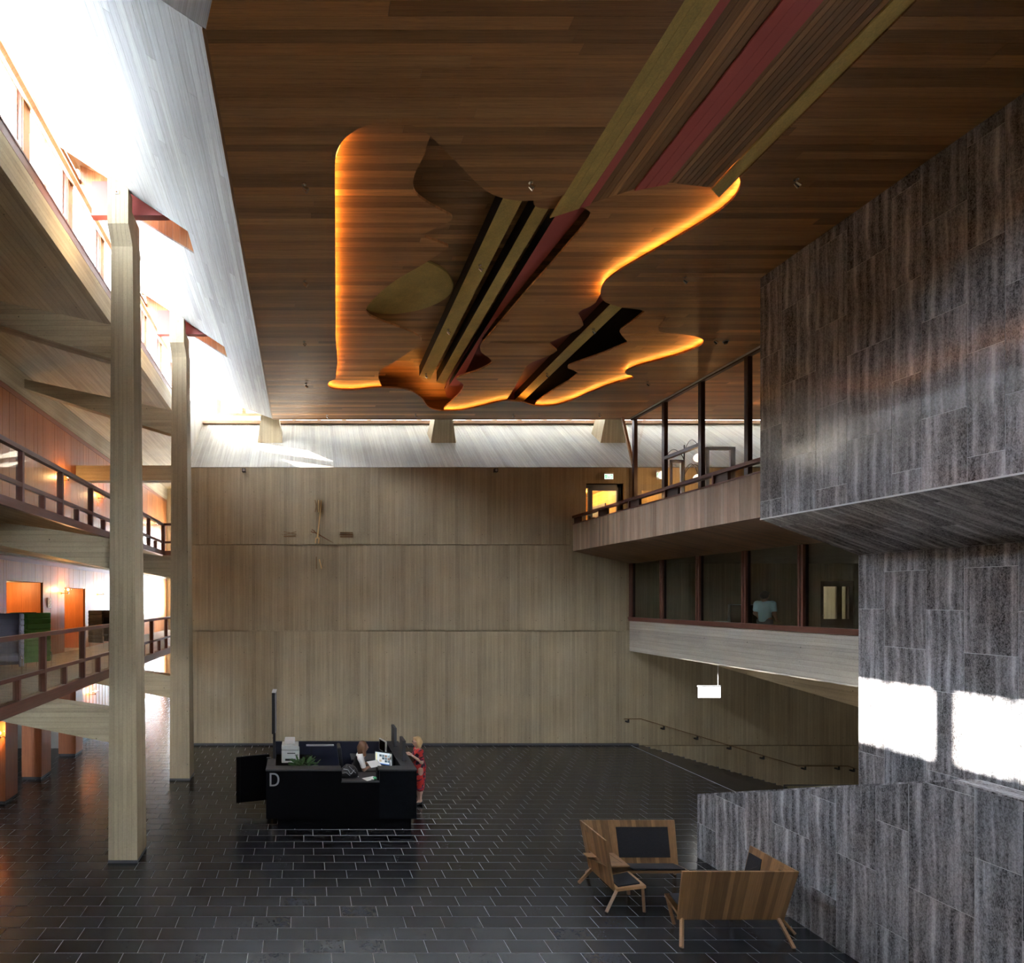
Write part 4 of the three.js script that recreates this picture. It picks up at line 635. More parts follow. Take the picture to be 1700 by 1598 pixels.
// descending stair along the back wall
{
  const st = thing('stair', 'broad shallow dark stair going down to the right along the concrete wall', 'stair');
  for (let i = 0; i < 15; i++) mesh('step', tint(uvOff(bx(11.45 + i * 0.4, 11.87 + i * 0.4, -2.5, -0.003 - i * 0.116, 10.85, BACK - 0.025), rnd() * 3, rnd() * 3), [0.034, 0.034, 0.036]), M.tile, st);
  mesh('lower_landing', tint(bx(17.46, 20.45, -2.5, -1.745, 10.85, BACK - 0.025), [0.034, 0.034, 0.036]), M.tile, st);
  for (let i = 0; i < 15; i++) mesh('skirting_block', bx(11.5 + i * 0.4, 11.72 + i * 0.4, -0.003 - i * 0.116, 0.06 - i * 0.116, BACK - 0.02, BACK), M.skirting, st);
  for (const i of [0, 1]) mesh('nosing', bx(11.44 + i * 0.42, 11.455 + i * 0.42, -0.01 - i * 0.116, 0.001 - i * 0.116, 10.8, BACK), M.mortar, st);
  const hr = thing('handrail', 'slim stepped handrail on black brackets following the descending stair', 'handrail');
  const w = (px, py) => V((px - CX) / F * 18.88, EYE + (CY - py) / F * 18.88, 18.88), pts = [[1036, 1193], [1064, 1193], [1325, 1271.3], [1408, 1271.3], [1500, 1302]].map((p) => w(...p));
  for (let i = 0; i < pts.length - 1; i++) mesh('rail', tube([pts[i], pts[i + 1]], 0.016, 8), M.brassDull, hr);
  for (const [x, y] of [[1043.5, 1193], [1102.5, 1204.8], [1158, 1221.4], [1213, 1237.8], [1268, 1254.2], [1337, 1271.3], [1393, 1271.3], [1418, 1274.6]]) { const p = w(x, y); mesh('bracket', MB().box(p.x - 0.02, p.x + 0.02, p.y - 0.10, p.y - 0.01, 18.865, 18.9).box(p.x - 0.05, p.x + 0.02, p.y - 0.13, p.y - 0.085, 18.865, BACK).geo(), M.iron, hr); }
  const gp = thing('glass_barrier', 'low glass barrier panel beyond the stone parapet', 'barrier'); mesh('pane', bx(12.4, 14.4, -0.23, 0.30, 14.0, 14.012), M.tint, gp); mesh('cap', bx(12.4, 14.4, 0.30, 0.32, 13.99, 14.02), M.iron, gp); mesh('end_post', bx(12.39, 12.41, -0.23, 0.32, 13.99, 14.02), M.iron, gp);
}
// doors in the back wall and the lit passage behind
{
  const dr = struct('door_1', 'blue grey glazed door at the far end of the balcony with a warm passage behind', 'door');
  const yb = 7.1, fr = (x0, x1, y0, y1) => mesh('frame_bar', bx(x0, x1, y0, y1, BACK + 0.18, BACK + 0.25), M.metalGrey, dr);
  fr(9.88, 9.93, yb, 9.17); fr(10.05, 10.2, yb, 9.09); fr(11.06, 11.2, yb, 9.17); fr(9.88, 11.2, 9.05, 9.17); fr(10.2, 11.06, 8.96, 9.05); fr(10.2, 11.06, yb, 7.3);
  mesh('pane', bx(9.93, 10.05, yb, 9.05, BACK + 0.2, BACK + 0.206), M.glass, dr); mesh('pane', bx(10.2, 11.06, 7.3, 8.96, BACK + 0.2, BACK + 0.206), M.glass, dr);
  mesh('handle', MB().box(10.1, 10.26, 7.98, 8.01, BACK + 0.12, BACK + 0.15).box(10.1, 10.13, 7.94, 8.05, BACK + 0.15, BACK + 0.19).geo(), M.chrome, dr);
  const ps = struct('wall_passage', 'warm yellow wood lined passage seen through the balcony door', 'wall'), c = [0.62, 0.36, 0.11];
  mesh('lining', tint(MB().box(9.7, 9.85, 7.0, 9.25, BACK + 0.4, 22).box(11.25, 11.4, 7.0, 9.25, BACK + 0.4, 22).box(9.7, 11.4, 7.0, 9.25, 22, 22.1).box(9.7, 11.4, 9.2, 9.25, BACK + 0.4, 22).geo(), c), M.panel, ps);
  mesh('passage_floor', bx(9.7, 11.4, 7.0, 7.1, BACK + 0.3, 22), M.carpet, ps); mesh('side_door', bx(11.2, 11.26, 7.1, 8.7, 20.2, 21.4), M.metalGrey, ps);
  mesh('downlight', cyl(0.07, 0.07, 0.02, 10.5, 9.19, -20.6), M.bulb, ps);
  const L = new THREE.PointLight(lin(1, 0.72, 0.36), 3.5); L.position.set(10.5, 9.12, -20.6); L.castShadow = true; scene.add(L);
  // door in the outer wall of the lower room
  const d2 = struct('door_5', 'dark door with two glazed lights at the end of the room behind the tinted windows', 'door');
  const q5 = (...a) => bx(...a, BACK + 0.05, BACK + 0.11);
  for (const a of [[18.1, 19.3, 3.5, 4.42], [18.1, 19.3, 5.56, 5.75], [18.1, 18.25, 4.42, 5.56], [18.72, 18.9, 4.42, 5.56], [19.15, 19.3, 4.42, 5.56]]) mesh('leaf', q5(...a), M.frameDark, d2);
  mesh('pane', bx(18.25, 18.72, 4.42, 5.56, BACK + 0.07, BACK + 0.076), M.glass, d2); mesh('pane', bx(18.9, 19.15, 4.42, 5.56, BACK + 0.07, BACK + 0.076), M.glass, d2); mesh('handle', bx(18.14, 18.2, 4.5, 4.56, BACK - 0.03, BACK + 0.05), M.chrome, d2);
  const nb = struct('wall_lobby', 'lit lobby wall behind the far glazed door', 'wall'); mesh('lining', MB().box(17.4, 20.2, 3.4, 6.4, 21.4, 21.5).box(17.3, 17.4, 3.4, 6.4, BACK + 0.36, 21.5).box(20.2, 20.3, 3.4, 6.4, BACK + 0.36, 21.5).box(17.4, 20.2, 6.3, 6.4, BACK + 0.36, 21.4).box(17.4, 20.2, 3.4, 3.5, BACK + 0.36, 21.4).geo(), M.concPale, nb);
  mesh('downlight', cyl(0.08, 0.08, 0.02, 18.7, 6.28, -20.3), M.bulb, nb); const L2 = new THREE.PointLight(lin(1, 0.9, 0.75), 3); L2.position.set(18.7, 6.2, -20.3); L2.castShadow = true; scene.add(L2);
}

// ======================================================================= OBJECTS
// ---------- lamps ----------
const bulbLight = (x, y, z, power) => { const L = new THREE.PointLight(lin(1, 0.56, 0.22), power); L.position.set(x, y, z); L.castShadow = true; L.shadow.radius = 1.5; scene.add(L); };
const BULB = 1.5;
function globeLamp(label, X, Y, d, facing = 'x') {   // arm from the wall, cup, clear globe with a glowing bulb
  const g = thing('globe_lamp', label, 'wall lamp', [X, Y, d], facing === 'x' ? 0 : -Math.PI / 2, 'globe lamps along the galleries');
  mesh('wall_plate', cyl(0.035, 0.035, 0.02, 0, 0, 0, 14).rotateZ(Math.PI / 2).translate(-0.21, -0.13, 0), M.bronze, g);
  mesh('arm', tube([new THREE.Vector3(-0.21, -0.13, 0), new THREE.Vector3(0, -0.13, 0)], 0.011, 8), M.bronze, g);
  mesh('cup', cyl(0.03, 0.026, 0.06, 0, -0.115, 0, 14), M.chrome, g);
  mesh('globe', sph(0.105, 0, 0, 0, 24), M.glass, g);
  mesh('bulb', sph(0.036, 0, -0.01, 0, 16), M.bulb, g);
  bulbLight(X, Y - 0.01, -d, BULB);
  return g;
}
for (const [l, X, Y, d, f] of [
  ['clear globe lamp behind the third pane of the glazed upper gallery', -7.78, 9.15, 17.86], ['clear globe lamp behind the upper gallery glass close to the nearer column', -7.78, 9.17, 21.06], ['clear globe lamp at the far end of the upper gallery between the columns', -7.78, 9.15, 28.5],
  ['clear globe lamp on the lower gallery between the two doorways', -7.78, 5.44, 17.86], ['clear globe lamp on the lower gallery close to the nearer column', -7.78, 5.43, 21.0], ['clear globe lamp at the far end of the lower gallery between the columns', -7.78, 5.43, 28.6],
  ['clear globe lamp on the dark panelling of the ground floor passage', -7.78, 1.7, 20.2], ['clear globe lamp at the far end of the ground floor passage', -7.78, 1.62, 28.5], ['clear globe lamp on the wood pillar at the left edge', -7.44, 1.85, 13.24, 'd'],
]) globeLamp(l, X, Y, d, f);
// branching lamp in the upper room
{
  const g = thing('floor_lamp', 'tall branching lamp with white globes on curved arms behind the glass screen', 'lamp', [12.55, 7.1, 17.9]);
  mesh('base', cyl(0.2, 0.22, 0.05, 0, 0.025, 0, 20), M.iron, g); mesh('pole', cyl(0.02, 0.02, 3.1, 0, 1.55, 0, 10), M.iron, g);
  const v = (...a) => new THREE.Vector3(...a), arm = (x, z, top, drop) => mesh('arm', tube([v(0, top - 0.9, 0), v(x * 0.06, top - 0.25, z * 0.06), v(x * 0.5, top, z * 0.5), v(x * 0.95, top - drop * 0.5, z), v(x, top - drop, z)], 0.012, 6), M.iron, g);
  [[-0.75, 0.05, 2.95, 0.75], [0.62, 0.1, 2.45, 0.75], [0.1, 0.5, 3.2, 0.55], [0.66, -0.3, 2.52, 0.35]].forEach(([x, z, t, dr]) => { arm(x, z, t, dr); mesh('globe', sph(0.135, x, t - dr - 0.1, z, 20), mat('opal glass', { color: lin(0.9, 0.85, 0.78), roughness: 0.3, emissive: lin(1, 0.75, 0.55), emissiveIntensity: 0.5 }), g); bulbLight(12.55 + x, 7.1 + t - dr - 0.1, -17.9 + z, 0.35); });
}
// ---------- ceiling spotlights ----------
{
  const make = (label, group) => { const g = thing('spotlight', label, 'spotlight', [0, 0, 0], 0, group); mesh('mount', cyl(0.035, 0.035, 0.02, 0, -0.01, 0, 12), M.chrome, g); mesh('stem', cyl(0.008, 0.008, 0.05, 0, -0.04, 0, 8), M.chrome, g); mesh('lamp_head', cyl(0.03, 0.042, 0.085, 0, 0, 0, 14).rotateZ(0.9).translate(0.02, -0.085, 0), M.chrome, g); return g; };
  const put = (list, y, group) => { let first; for (const [a, b, label] of list) { const [x, d] = onPlane(a, b, y), o = first ? copy(first, label) : (first = make(label, group)); o.position.set(x, y, -d); } };
  put([[881, 301, 'small chrome spotlight just above the central slot of the ceiling relief'], [505, 305, 'nearest small chrome spotlight in the row left of the ceiling relief'], [506, 465, 'second small chrome spotlight in the row left of the ceiling relief'], [505, 566, 'third small chrome spotlight in the row left of the ceiling relief'], [508, 637, 'farthest small chrome spotlight in the row left of the ceiling relief'], [1137, 459, 'small chrome spotlight in the hollow below the long slanting amber rim'], [1322, 296, 'small chrome spotlight in the dark ceiling corner near the stone box'], [1187, 562, 'small chrome spotlight close to the dark smoke detector'], [1075, 633, 'small chrome spotlight between the lower amber lobe and the glass screen'], [995, 686, 'rightmost small chrome spotlight along the far ceiling edge'], [852, 687, 'third small chrome spotlight from the left along the far ceiling edge'], [690, 687, 'second small chrome spotlight from the left along the far ceiling edge'], [543, 688, 'leftmost small chrome spotlight along the far ceiling edge']], CEIL, 'spotlights on the plank ceiling');
  put([[797, 439, 'nearest small spotlight set in the widest gold ceiling bar'], [744, 546, 'middle small spotlight set in the widest gold ceiling bar'], [707, 620, 'farthest small spotlight set in the widest gold ceiling bar']], YB, 'spotlights on the wide gold bar');
  put([[985, 545, 'nearer small spotlight on the gold bar of the toothed slot'], [908, 619, 'farther small spotlight on the gold bar of the toothed slot']], YB, 'spotlights on the slanting gold bar');
  const [sx, sd] = onPlane(1205, 566, CEIL), s = thing('smoke_detector', 'small dark smoke detector on the ceiling near the stone box', 'detector', [sx, CEIL, sd]); mesh('base', cyl(0.07, 0.07, 0.02, 0, -0.01, 0, 18), M.greyPaint, s); mesh('sensor', cyl(0.05, 0.035, 0.05, 0, -0.045, 0, 18), M.iron, s);
  for (const [px, l] of [[405, 'small black loudspeaker at the top left of the clock wall'], [823, 'small black loudspeaker at the top of the clock wall near the middle']]) { const o = thing('loudspeaker', l, 'speaker', [(px - CX) / F * 18.9, 9.6, 18.9]); mesh('case', new RoundedBoxGeometry(0.13, 0.13, 0.14, 2, 0.015), M.iron, o); mesh('cone', cyl(0.04, 0.045, 0.01, 0, 0, 0, 16).rotateX(Math.PI / 2).translate(0, 0, 0.073), M.greyPaint, o); mesh('bracket', new THREE.BoxGeometry(0.03, 0.03, 0.06).translate(0, 0, -0.07), M.iron, o); }
}
// ---------- clock ----------
{
  const c = thing('wall_clock', 'large brass hands and Roman numerals fixed to the concrete wall as a clock', 'clock', [(527.5 - CX) / F * BACK, EYE + (CY - 888) / F * BACK, BACK]);
  const s = BACK / F, bar = (x0, y0, x1, y1, w, m, z = 0.03, nm = 'numeral_bar') => { const dx = (x1 - x0) * s, dy = -(y1 - y0) * s, l = Math.hypot(dx, dy); mesh(nm, new THREE.BoxGeometry(w * s, l, 0.02).rotateZ(Math.atan2(dy, dx) - Math.PI / 2).translate(((x0 + x1) / 2 - 527.5) * s, -((y0 + y1) / 2 - 888) * s, z), m, c); };
  for (const y of [884.2, 887.6, 891]) bar(564.5, y, 585.5, y, 1.6, M.bronze);                                       // III
  bar(471, 882.5, 492, 886.5, 1.2, M.brassDull); bar(471, 887.5, 492, 882.5, 1.2, M.brassDull); bar(471, 890.4, 491, 889.6, 2.2, M.brassDull);   // IX
  bar(523, 830, 527, 850, 1.6, M.brassDull); bar(527.5, 830, 523, 850, 1.6, M.brassDull); bar(528.8, 830, 528.8, 850.5, 1.2, M.brass); bar(531, 830, 531, 850.5, 1.4, M.brassDull); bar(533.6, 830, 533.6, 850.5, 1.2, M.brassDull);   // XII
  bar(525.2, 924, 525.2, 944, 1.6, M.brassDull); bar(530, 928, 534, 944, 1.8, M.brass); bar(537, 928, 534, 944, 0.6, M.brassDull);   // VI
  const hand = (x0, y0, x1, y1, wa, wb, m, z, nm) => { const dx = (x1 - x0) * s, dy = -(y1 - y0) * s, l = Math.hypot(dx, dy), sh = new THREE.Shape([new THREE.Vector2(-wa * s / 2, 0), new THREE.Vector2(wa * s / 2, 0), new THREE.Vector2(wb * s / 2, l), new THREE.Vector2(-wb * s / 2, l)]); mesh(nm, new THREE.ExtrudeGeometry(sh, { depth: 0.018, bevelEnabled: false }).rotateZ(Math.atan2(dy, dx) - Math.PI / 2).translate((x0 - 527.5) * s, -(y0 - 888) * s, z), m, c); };
  hand(526.8, 893.5, 533.6, 831, 2.6, 1.4, M.brass, 0.10, 'minute_hand'); bar(524.2, 893.5, 523.7, 902, 1.8, M.brass, 0.11, 'minute_hand_fork'); bar(529.4, 893.5, 528.6, 902.5, 2.2, M.brass, 0.11, 'minute_hand_fork'); bar(524, 893.5, 530.2, 893, 1.6, M.brass, 0.11, 'minute_hand_fork');
  hand(522, 883.5, 553.5, 901.5, 2.6, 0.5, M.bronze, 0.07, 'hour_hand'); bar(517.5, 879.3, 522, 881.6, 1.4, M.bronze, 0.08, 'hour_hand_fork'); bar(516, 882.2, 520.8, 884.8, 1.6, M.bronze, 0.08, 'hour_hand_fork'); bar(522.5, 881, 520.6, 885, 1.4, M.bronze, 0.08, 'hour_hand_fork');
  mesh('spindle', cyl(0.03, 0.03, 0.1, 0, 0, 0, 12).rotateX(Math.PI / 2).translate(0, 0, 0.05), M.bronze, c);
}
// ---------- signs ----------
function canvasTex(w, h, draw) { const c = document.createElement('canvas'); c.width = w; c.height = h; draw(c.getContext('2d'), w, h); const t = new THREE.CanvasTexture(c); t.colorSpace = THREE.SRGBColorSpace; return t; }
{
  const pic = canvasTex(256, 128, (g, w, h) => {
    g.fillStyle = '#f4fff8'; g.fillRect(0, 0, w, h); g.fillStyle = '#1fae5a'; g.fillRect(14, 20, 66, 88); g.fillRect(176, 20, 66, 88); g.fillStyle = '#f4fff8';
    g.beginPath(); g.arc(52, 36, 9, 0, 7); g.fill(); g.lineWidth = 9; g.strokeStyle = '#f4fff8'; g.beginPath(); g.moveTo(50, 48); g.lineTo(44, 72); g.lineTo(58, 84); g.lineTo(54, 102); g.moveTo(44, 72); g.lineTo(28, 90); g.moveTo(34, 56); g.lineTo(64, 58); g.stroke();
    g.strokeStyle = '#1fae5a'; g.lineWidth = 14; g.beginPath(); g.moveTo(128, 24); g.lineTo(128, 84); g.stroke(); g.fillStyle = '#1fae5a'; g.beginPath(); g.moveTo(102, 74); g.lineTo(154, 74); g.lineTo(128, 108); g.fill();
    g.fillStyle = '#f4fff8'; g.fillRect(192, 34, 34, 60);
  });
  const mk = (label, X, Y, d, w, h, power) => {
    const g = thing('exit_sign', label, 'exit sign', [X, Y, d]); mesh('housing', new RoundedBoxGeometry(w, 0.05, 0.07, 2, 0.01).translate(0, h / 2 + 0.03, 0), M.white, g);
    const lit = mat('lit exit sign', { color: lin(0.4, 0.4, 0.4), map: pic, emissive: lin(1, 1, 1), emissiveMap: pic, emissiveIntensity: power, roughness: 0.4 });
    const pl = new THREE.PlaneGeometry(w, h).translate(0, 0, 0.012); mesh('sign_face', pl, lit, g); mesh('sign_edge', new THREE.BoxGeometry(w, h, 0.02), M.white, g); mesh('wall_arm', new THREE.BoxGeometry(0.04, 0.03, 0.1).translate(0, h / 2 + 0.03, -0.07), M.white, g); return g;
  };
  mk('lit green and white exit sign above the balcony door', (1010.5 - CX) / F * 18.85, EYE + (CY - 791) / F * 18.85, 18.85, 0.3, 0.17, 0.55);
  mk('lit green and white exit sign seen through the glass screen', (1097 - CX) / F * 18.85, EYE + (CY - 788) / F * 18.85, 18.85, 0.3, 0.17, 0.45);
  // overexposed hanging sign under the concrete band
  const X = 11.62, d = 15.55, hs = thing('exit_sign', 'bright white lit sign hanging on a rod below the concrete band', 'exit sign', [X, 2.45, d]);
  mesh('sign_face', new THREE.BoxGeometry(0.62, 0.32, 0.03), mat('lit white sign', { color: lin(0.8, 0.8, 0.8), emissive: lin(1, 1, 0.98), emissiveIntensity: 2 }), hs); mesh('housing', new THREE.BoxGeometry(0.66, 0.03, 0.05).translate(0, 0.17, 0), M.casement, hs); mesh('rod', cyl(0.008, 0.008, 0.72, 0.25, 0.5, 0, 8), M.casement, hs);
  const L = new THREE.RectAreaLight(lin(1, 1, 0.98), 2, 0.6, 0.3); L.position.set(X, 2.45, -d + 0.03); L.lookAt(X, 2.45, 0); scene.add(L);
  const no = canvasTex(128, 128, (g) => { g.fillStyle = '#ffffff'; g.fillRect(0, 0, 128, 128); g.strokeStyle = '#c01830'; g.lineWidth = 15; g.beginPath(); g.arc(64, 64, 48, 0, 7); g.stroke(); g.strokeStyle = '#333'; g.lineWidth = 8; g.beginPath(); g.moveTo(40, 70); g.lineTo(92, 70); g.stroke(); g.strokeStyle = '#c01830'; g.lineWidth = 12; g.beginPath(); g.moveTo(32, 32); g.lineTo(96, 96); g.stroke(); });
  const gd = struct('door_6', 'grey framed glass door in the upper room behind the screen', 'door'), dd = 16.5, q = (px) => (px - CX) / F * dd;
  for (const b of [[1172, 1178, 7.1, 9.75], [1213, 1221, 7.1, 9.75]]) mesh('frame_bar', bx(q(b[0]), q(b[1]), b[2], b[3], dd, dd + 0.06), M.greyPaint, gd); mesh('frame_bar', bx(q(1172), q(1221), 9.65, 9.75, dd - 0.005, dd + 0.065), M.greyPaint, gd); mesh('pane', bx(q(1178), q(1213), 7.15, 9.65, dd + 0.03, dd + 0.036), M.glass, gd);
  const wd = struct('door_7', 'white framed glass door standing open in the screen', 'door'); for (const b of [[1112, 1115], [1129, 1134]]) mesh('frame_bar', bx((b[0] - CX) / F * 17.2, (b[1] - CX) / F * 17.2, 7.1, 9.52, 17.15, 17.21), M.white, wd); mesh('frame_bar', bx((1112 - CX) / F * 17.2, (1134 - CX) / F * 17.2, 9.42, 9.52, 17.15, 17.21), M.white, wd); mesh('pane', bx((1115 - CX) / F * 17.2, (1129 - CX) / F * 17.2, 7.15, 9.42, 17.18, 17.186), M.glass, wd);
  const ns = mesh('no_smoking_sign', new THREE.CircleGeometry(0.13, 32).translate(q(1206.5), EYE + (CY - 789.5) / F * dd, -dd - 0.02), mat('printed sticker', { map: no, roughness: 0.5 })); tag(ns, 'round red no smoking sticker on the grey framed glass door', 'sign');
  const nt = thing('notice', 'pale paper notice pinned to the panelling beside the wide doorway', 'notice', [-7.985, 5.0, 17.0]);
  mesh('sheet', new THREE.BoxGeometry(0.01, 0.32, 0.24), mat('printed notice', { color: lin(0.6, 0.63, 0.66), roughness: 0.7, map: canvasTex(96, 128, (g, w, h) => { g.fillStyle = '#fff'; g.fillRect(0, 0, w, h); g.fillStyle = '#556'; for (let i = 0; i < 9; i++) g.fillRect(14 + (i * 29) % 37, 30 + i * 10, 20 + (i * 17) % 30, 4); g.fillRect(20, 12, 16, 12); }) }), nt);
}
// ---------- high backed seats on the lower gallery ----------
function alcoveSeat(label, X, d, turn, outer, inner, H = 1.42) {
  const g = thing('alcove_seat', label, 'armchair', [X, 3.352, d], turn, 'high backed seats on the lower gallery'), mo = mat('quilted wool outer', { color: outer, roughness: 0.95, map: feltT }), mi = mat('quilted wool inner', { color: inner, roughness: 0.95, map: feltT });
  const bands = 9, bh = (H - 0.2) / bands, quilt = (nm, w, t, x, z, ry, m) => { const l = []; for (let i = 0; i < bands; i++) { const b = new RoundedBoxGeometry(w, bh * 1.02, t, 3, Math.min(0.03, t * 0.45)); b.rotateY(ry).translate(x, 0.2 + bh * (i + 0.5), z); l.push(b); } mesh(nm, merged(l), m, g); };
  quilt('back_panel', 0.78, 0.08, 0, -0.36, 0, mo); quilt('side_panel', 0.62, 0.08, -0.37, -0.05, Math.PI / 2, mo); quilt('side_panel', 0.62, 0.08, 0.37, -0.05, Math.PI / 2, mo);
  quilt('back_lining', 0.66, 0.03, 0, -0.31, 0, mi); quilt('side_lining', 0.56, 0.03, -0.32, -0.03, Math.PI / 2, mi); quilt('side_lining', 0.56, 0.03, 0.32, -0.03, Math.PI / 2, mi);
  mesh('seat_cushion', new RoundedBoxGeometry(0.62, 0.16, 0.6, 3, 0.05).translate(0, 0.4, 0), mi, g);
  for (const [x, z] of [[-0.36, 0.25], [0.36, 0.25], [-0.36, -0.38], [0.36, -0.38]]) mesh('leg', tube([new THREE.Vector3(x, 0, z + 0.03), new THREE.Vector3(x, 0.42, z + 0.03), new THREE.Vector3(x * 0.9, 0.46, z - 0.02)], 0.012, 8), M.chrome, g);
}
alcoveSeat('green quilted high backed seat on the lower gallery', -6.88, 13.75, 2.5, lin(0.10, 0.24, 0.055), lin(0.03, 0.07, 0.02));
alcoveSeat('lilac grey quilted high backed seat at the left edge of the lower gallery', -6.95, 12.55, 0.5, lin(0.36, 0.36, 0.43), lin(0.2, 0.2, 0.26));
alcoveSeat('black quilted high backed seat beside the nearer column on the lower gallery', -7.3, 19.8, 1.2, lin(0.012, 0.010, 0.012), lin(0.02, 0.012, 0.014), 1.35);
// ---------- oak bench pair ----------
function makeBench(label) {   // local: origin between the two benches, +x right, z towards the camera; back run on the far side (z = -v)
  const g = thing('corner_bench', label, 'bench', [6.2, 0, 9.0], 0, 'oak corner benches'), P = (u, y, v) => new THREE.Vector3(u, y, -v);
  const oak = (k = 1) => { const t = rr(0.6, 1.25) * k; return [0.30 * t, 0.165 * t, 0.075 * t]; };
  // a leaning panel of upright staves between base line a-b and top line c-d, with an optional opening
  const panel = (nm, a, b, c, d, n, thick, skip) => {
    const nr = new THREE.Vector3().subVectors(b, a).cross(new THREE.Vector3().subVectors(c, a)).normalize().multiplyScalar(thick), o = new THREE.Group(); o.name = nm; g.add(o);
    for (let i = 0; i < n; i++) {
      const cuts = skip && i >= skip[0] && i < skip[1] ? [[0, skip[2]], [skip[3], 1]] : [[0, 1]];
      for (const [s, e] of cuts) {
        const q = (t, h) => a.clone().lerp(b, t).lerp(c.clone().lerp(d, t), h), f = [q(i / n, s), q((i + 1) / n, s), q((i + 1) / n, e), q(i / n, e)], k = f.map((p) => p.clone().add(nr)), m = MB(); m.col = oak();
        const arr = (p) => [p.x, p.y, -p.z], ou = rnd() * 4, h = 0.8 * (e - s), w = 0.08, face = (l) => m.poly(l.map(arr), [[ou, ou], [ou, ou + w], [ou + h, ou + w], [ou + h, ou]]);
        face([f[3], f[2], f[1], f[0]].reverse()); face([k[0], k[3], k[2], k[1]].map((p, z, l) => [l[0], l[1], l[2], l[3]][z])); for (let z = 0; z < 4; z++) face([f[z], k[z], k[(z + 1) % 4], f[(z + 1) % 4]]);
        mesh('stave', m.geo(), M.oak, o);
      }
    }
    return o;
  };
  const T = 1.06, B = 0.26;
  panel('back_panel', P(-1.06, B, 0.80), P(0.55, B, 0.80), P(-1.15, T, 0.95), P(0.58, T, 0.95), 24, 0.025);
  panel('side_panel', P(-1.06, B, 0.0), P(-1.06, B, 0.80), P(-1.15, T, 0.09), P(-1.15, T, 0.95), 12, 0.025, [8, 10, 0.42, 0.86]);
  const slab = (nm, pts, t, col, m) => { const mb = MB(); if (col) mb.col = col; const A = pts.map((p) => [p.x, p.y, -p.z]), U = A.map(([x, , d]) => [x, d]), Bm = A.map(([x, y, d]) => [x, y - t, d]); mb.poly(A, U).poly(Bm.slice().reverse(), U); for (let i = 0; i < A.length; i++) { const j = (i + 1) % A.length; mb.poly([Bm[i], Bm[j], A[j], A[i]], [[0, 0], [0.4, 0], [0.4, t], [0, t]]); } mesh(nm, mb.geo(), m, g); };
  const S = 0.42, R = 0.33;
  slab('seat', [P(-1.04, R, 0.78), P(-0.6, R + 0.02, 0.78), P(0.52, R, 0.78), P(0.46, S, 0.36), P(-0.6, S, 0.36), P(-1.04, R + 0.04, 0.36)].reverse(), 0.045, oak(1.15), M.oak);
  slab('seat', [P(-1.04, R, 0.36), P(-0.6, S, 0.36), P(-0.6, S, -0.12), P(-1.04, R, -0.06)].reverse(), 0.045, oak(1.2), M.oak);
  const pad = (nm, pts, t) => slab(nm, pts.reverse(), t, null, M.felt);
  pad('seat_pad', [P(-0.5, R + 0.036, 0.74), P(0.42, R + 0.036, 0.74), P(0.40, S + 0.022, 0.39), P(-0.5, S + 0.022, 0.39)], 0.025);
  pad('seat_pad', [P(-1.0, R + 0.03, 0.30), P(-0.66, S + 0.012, 0.30), P(-0.66, S + 0.012, -0.05), P(-1.0, R + 0.03, -0.02)], 0.025);
  const lean = (u0, u1, y0, y1) => { const v = (y) => 0.80 + 0.15 * (y - B) / (T - B) - 0.012, m = MB(), A = [[u0, y0], [u1, y0], [u1 + 0.012, y1], [u0 - 0.01, y1]].map(([u, y]) => [u, y, v(y)]), Q = A.map(([u, y, q]) => [u, y, q - 0.022]); m.poly(Q).poly(A.slice().reverse()); for (let i = 0; i < 4; i++) m.poly([A[i], A[(i + 1) % 4], Q[(i + 1) % 4], Q[i]]); mesh('back_pad', m.geo(), M.felt, g); };
  lean(-0.50, 0.42, 0.44, 0.95);
  { const u = (y) => -1.06 - 0.09 * (y - B) / (T - B) + 0.014, m = MB(), A = [[0.03, 0.44], [0.32, 0.44], [0.34, 0.95], [0.10, 0.95]].map(([v, y]) => [u(y), y, v]), Q = A.map(([a, y, v]) => [a + 0.022, y, v]); m.poly(Q).poly(A.slice().reverse()); for (let i = 0; i < 4; i++) m.poly([A[i], Q[i], Q[(i + 1) % 4], A[(i + 1) % 4]]); mesh('back_pad', m.geo(), M.felt, g); }
  slab('corner_table', [P(-1.30, 0.62, 0.46), P(-0.72, 0.62, 0.46), P(-0.72, 0.62, 0.12), P(-1.0, 0.62, 0.12), P(-1.0, 0.62, 0.40), P(-1.30, 0.62, 0.40)].reverse().length ? [P(-0.72, 0.62, 0.12), P(-0.72, 0.62, 0.60), P(-1.26, 0.62, 0.60), P(-1.26, 0.62, 0.44), P(-1.09, 0.62, 0.44), P(-1.09, 0.62, 0.12)] : [], 0.02, oak(1.1), M.oak);
  mesh('table_wire', tube([P(-0.80, 0.63, 0.2), P(-1.12, 0.84, 0.3)], 0.002, 5), M.iron, g);
  const leg = (a, b) => { const dir = new THREE.Vector3().subVectors(b, a), l = dir.length(), m = tint(new RoundedBoxGeometry(0.045, l, 0.045, 1, 0.006), oak(1.1)); m.applyQuaternion(new THREE.Quaternion().setFromUnitVectors(new THREE.Vector3(0, 1, 0), dir.normalize())).translate((a.x + b.x) / 2, (a.y + b.y) / 2, (a.z + b.z) / 2); mesh('leg', m, M.oak, g); };
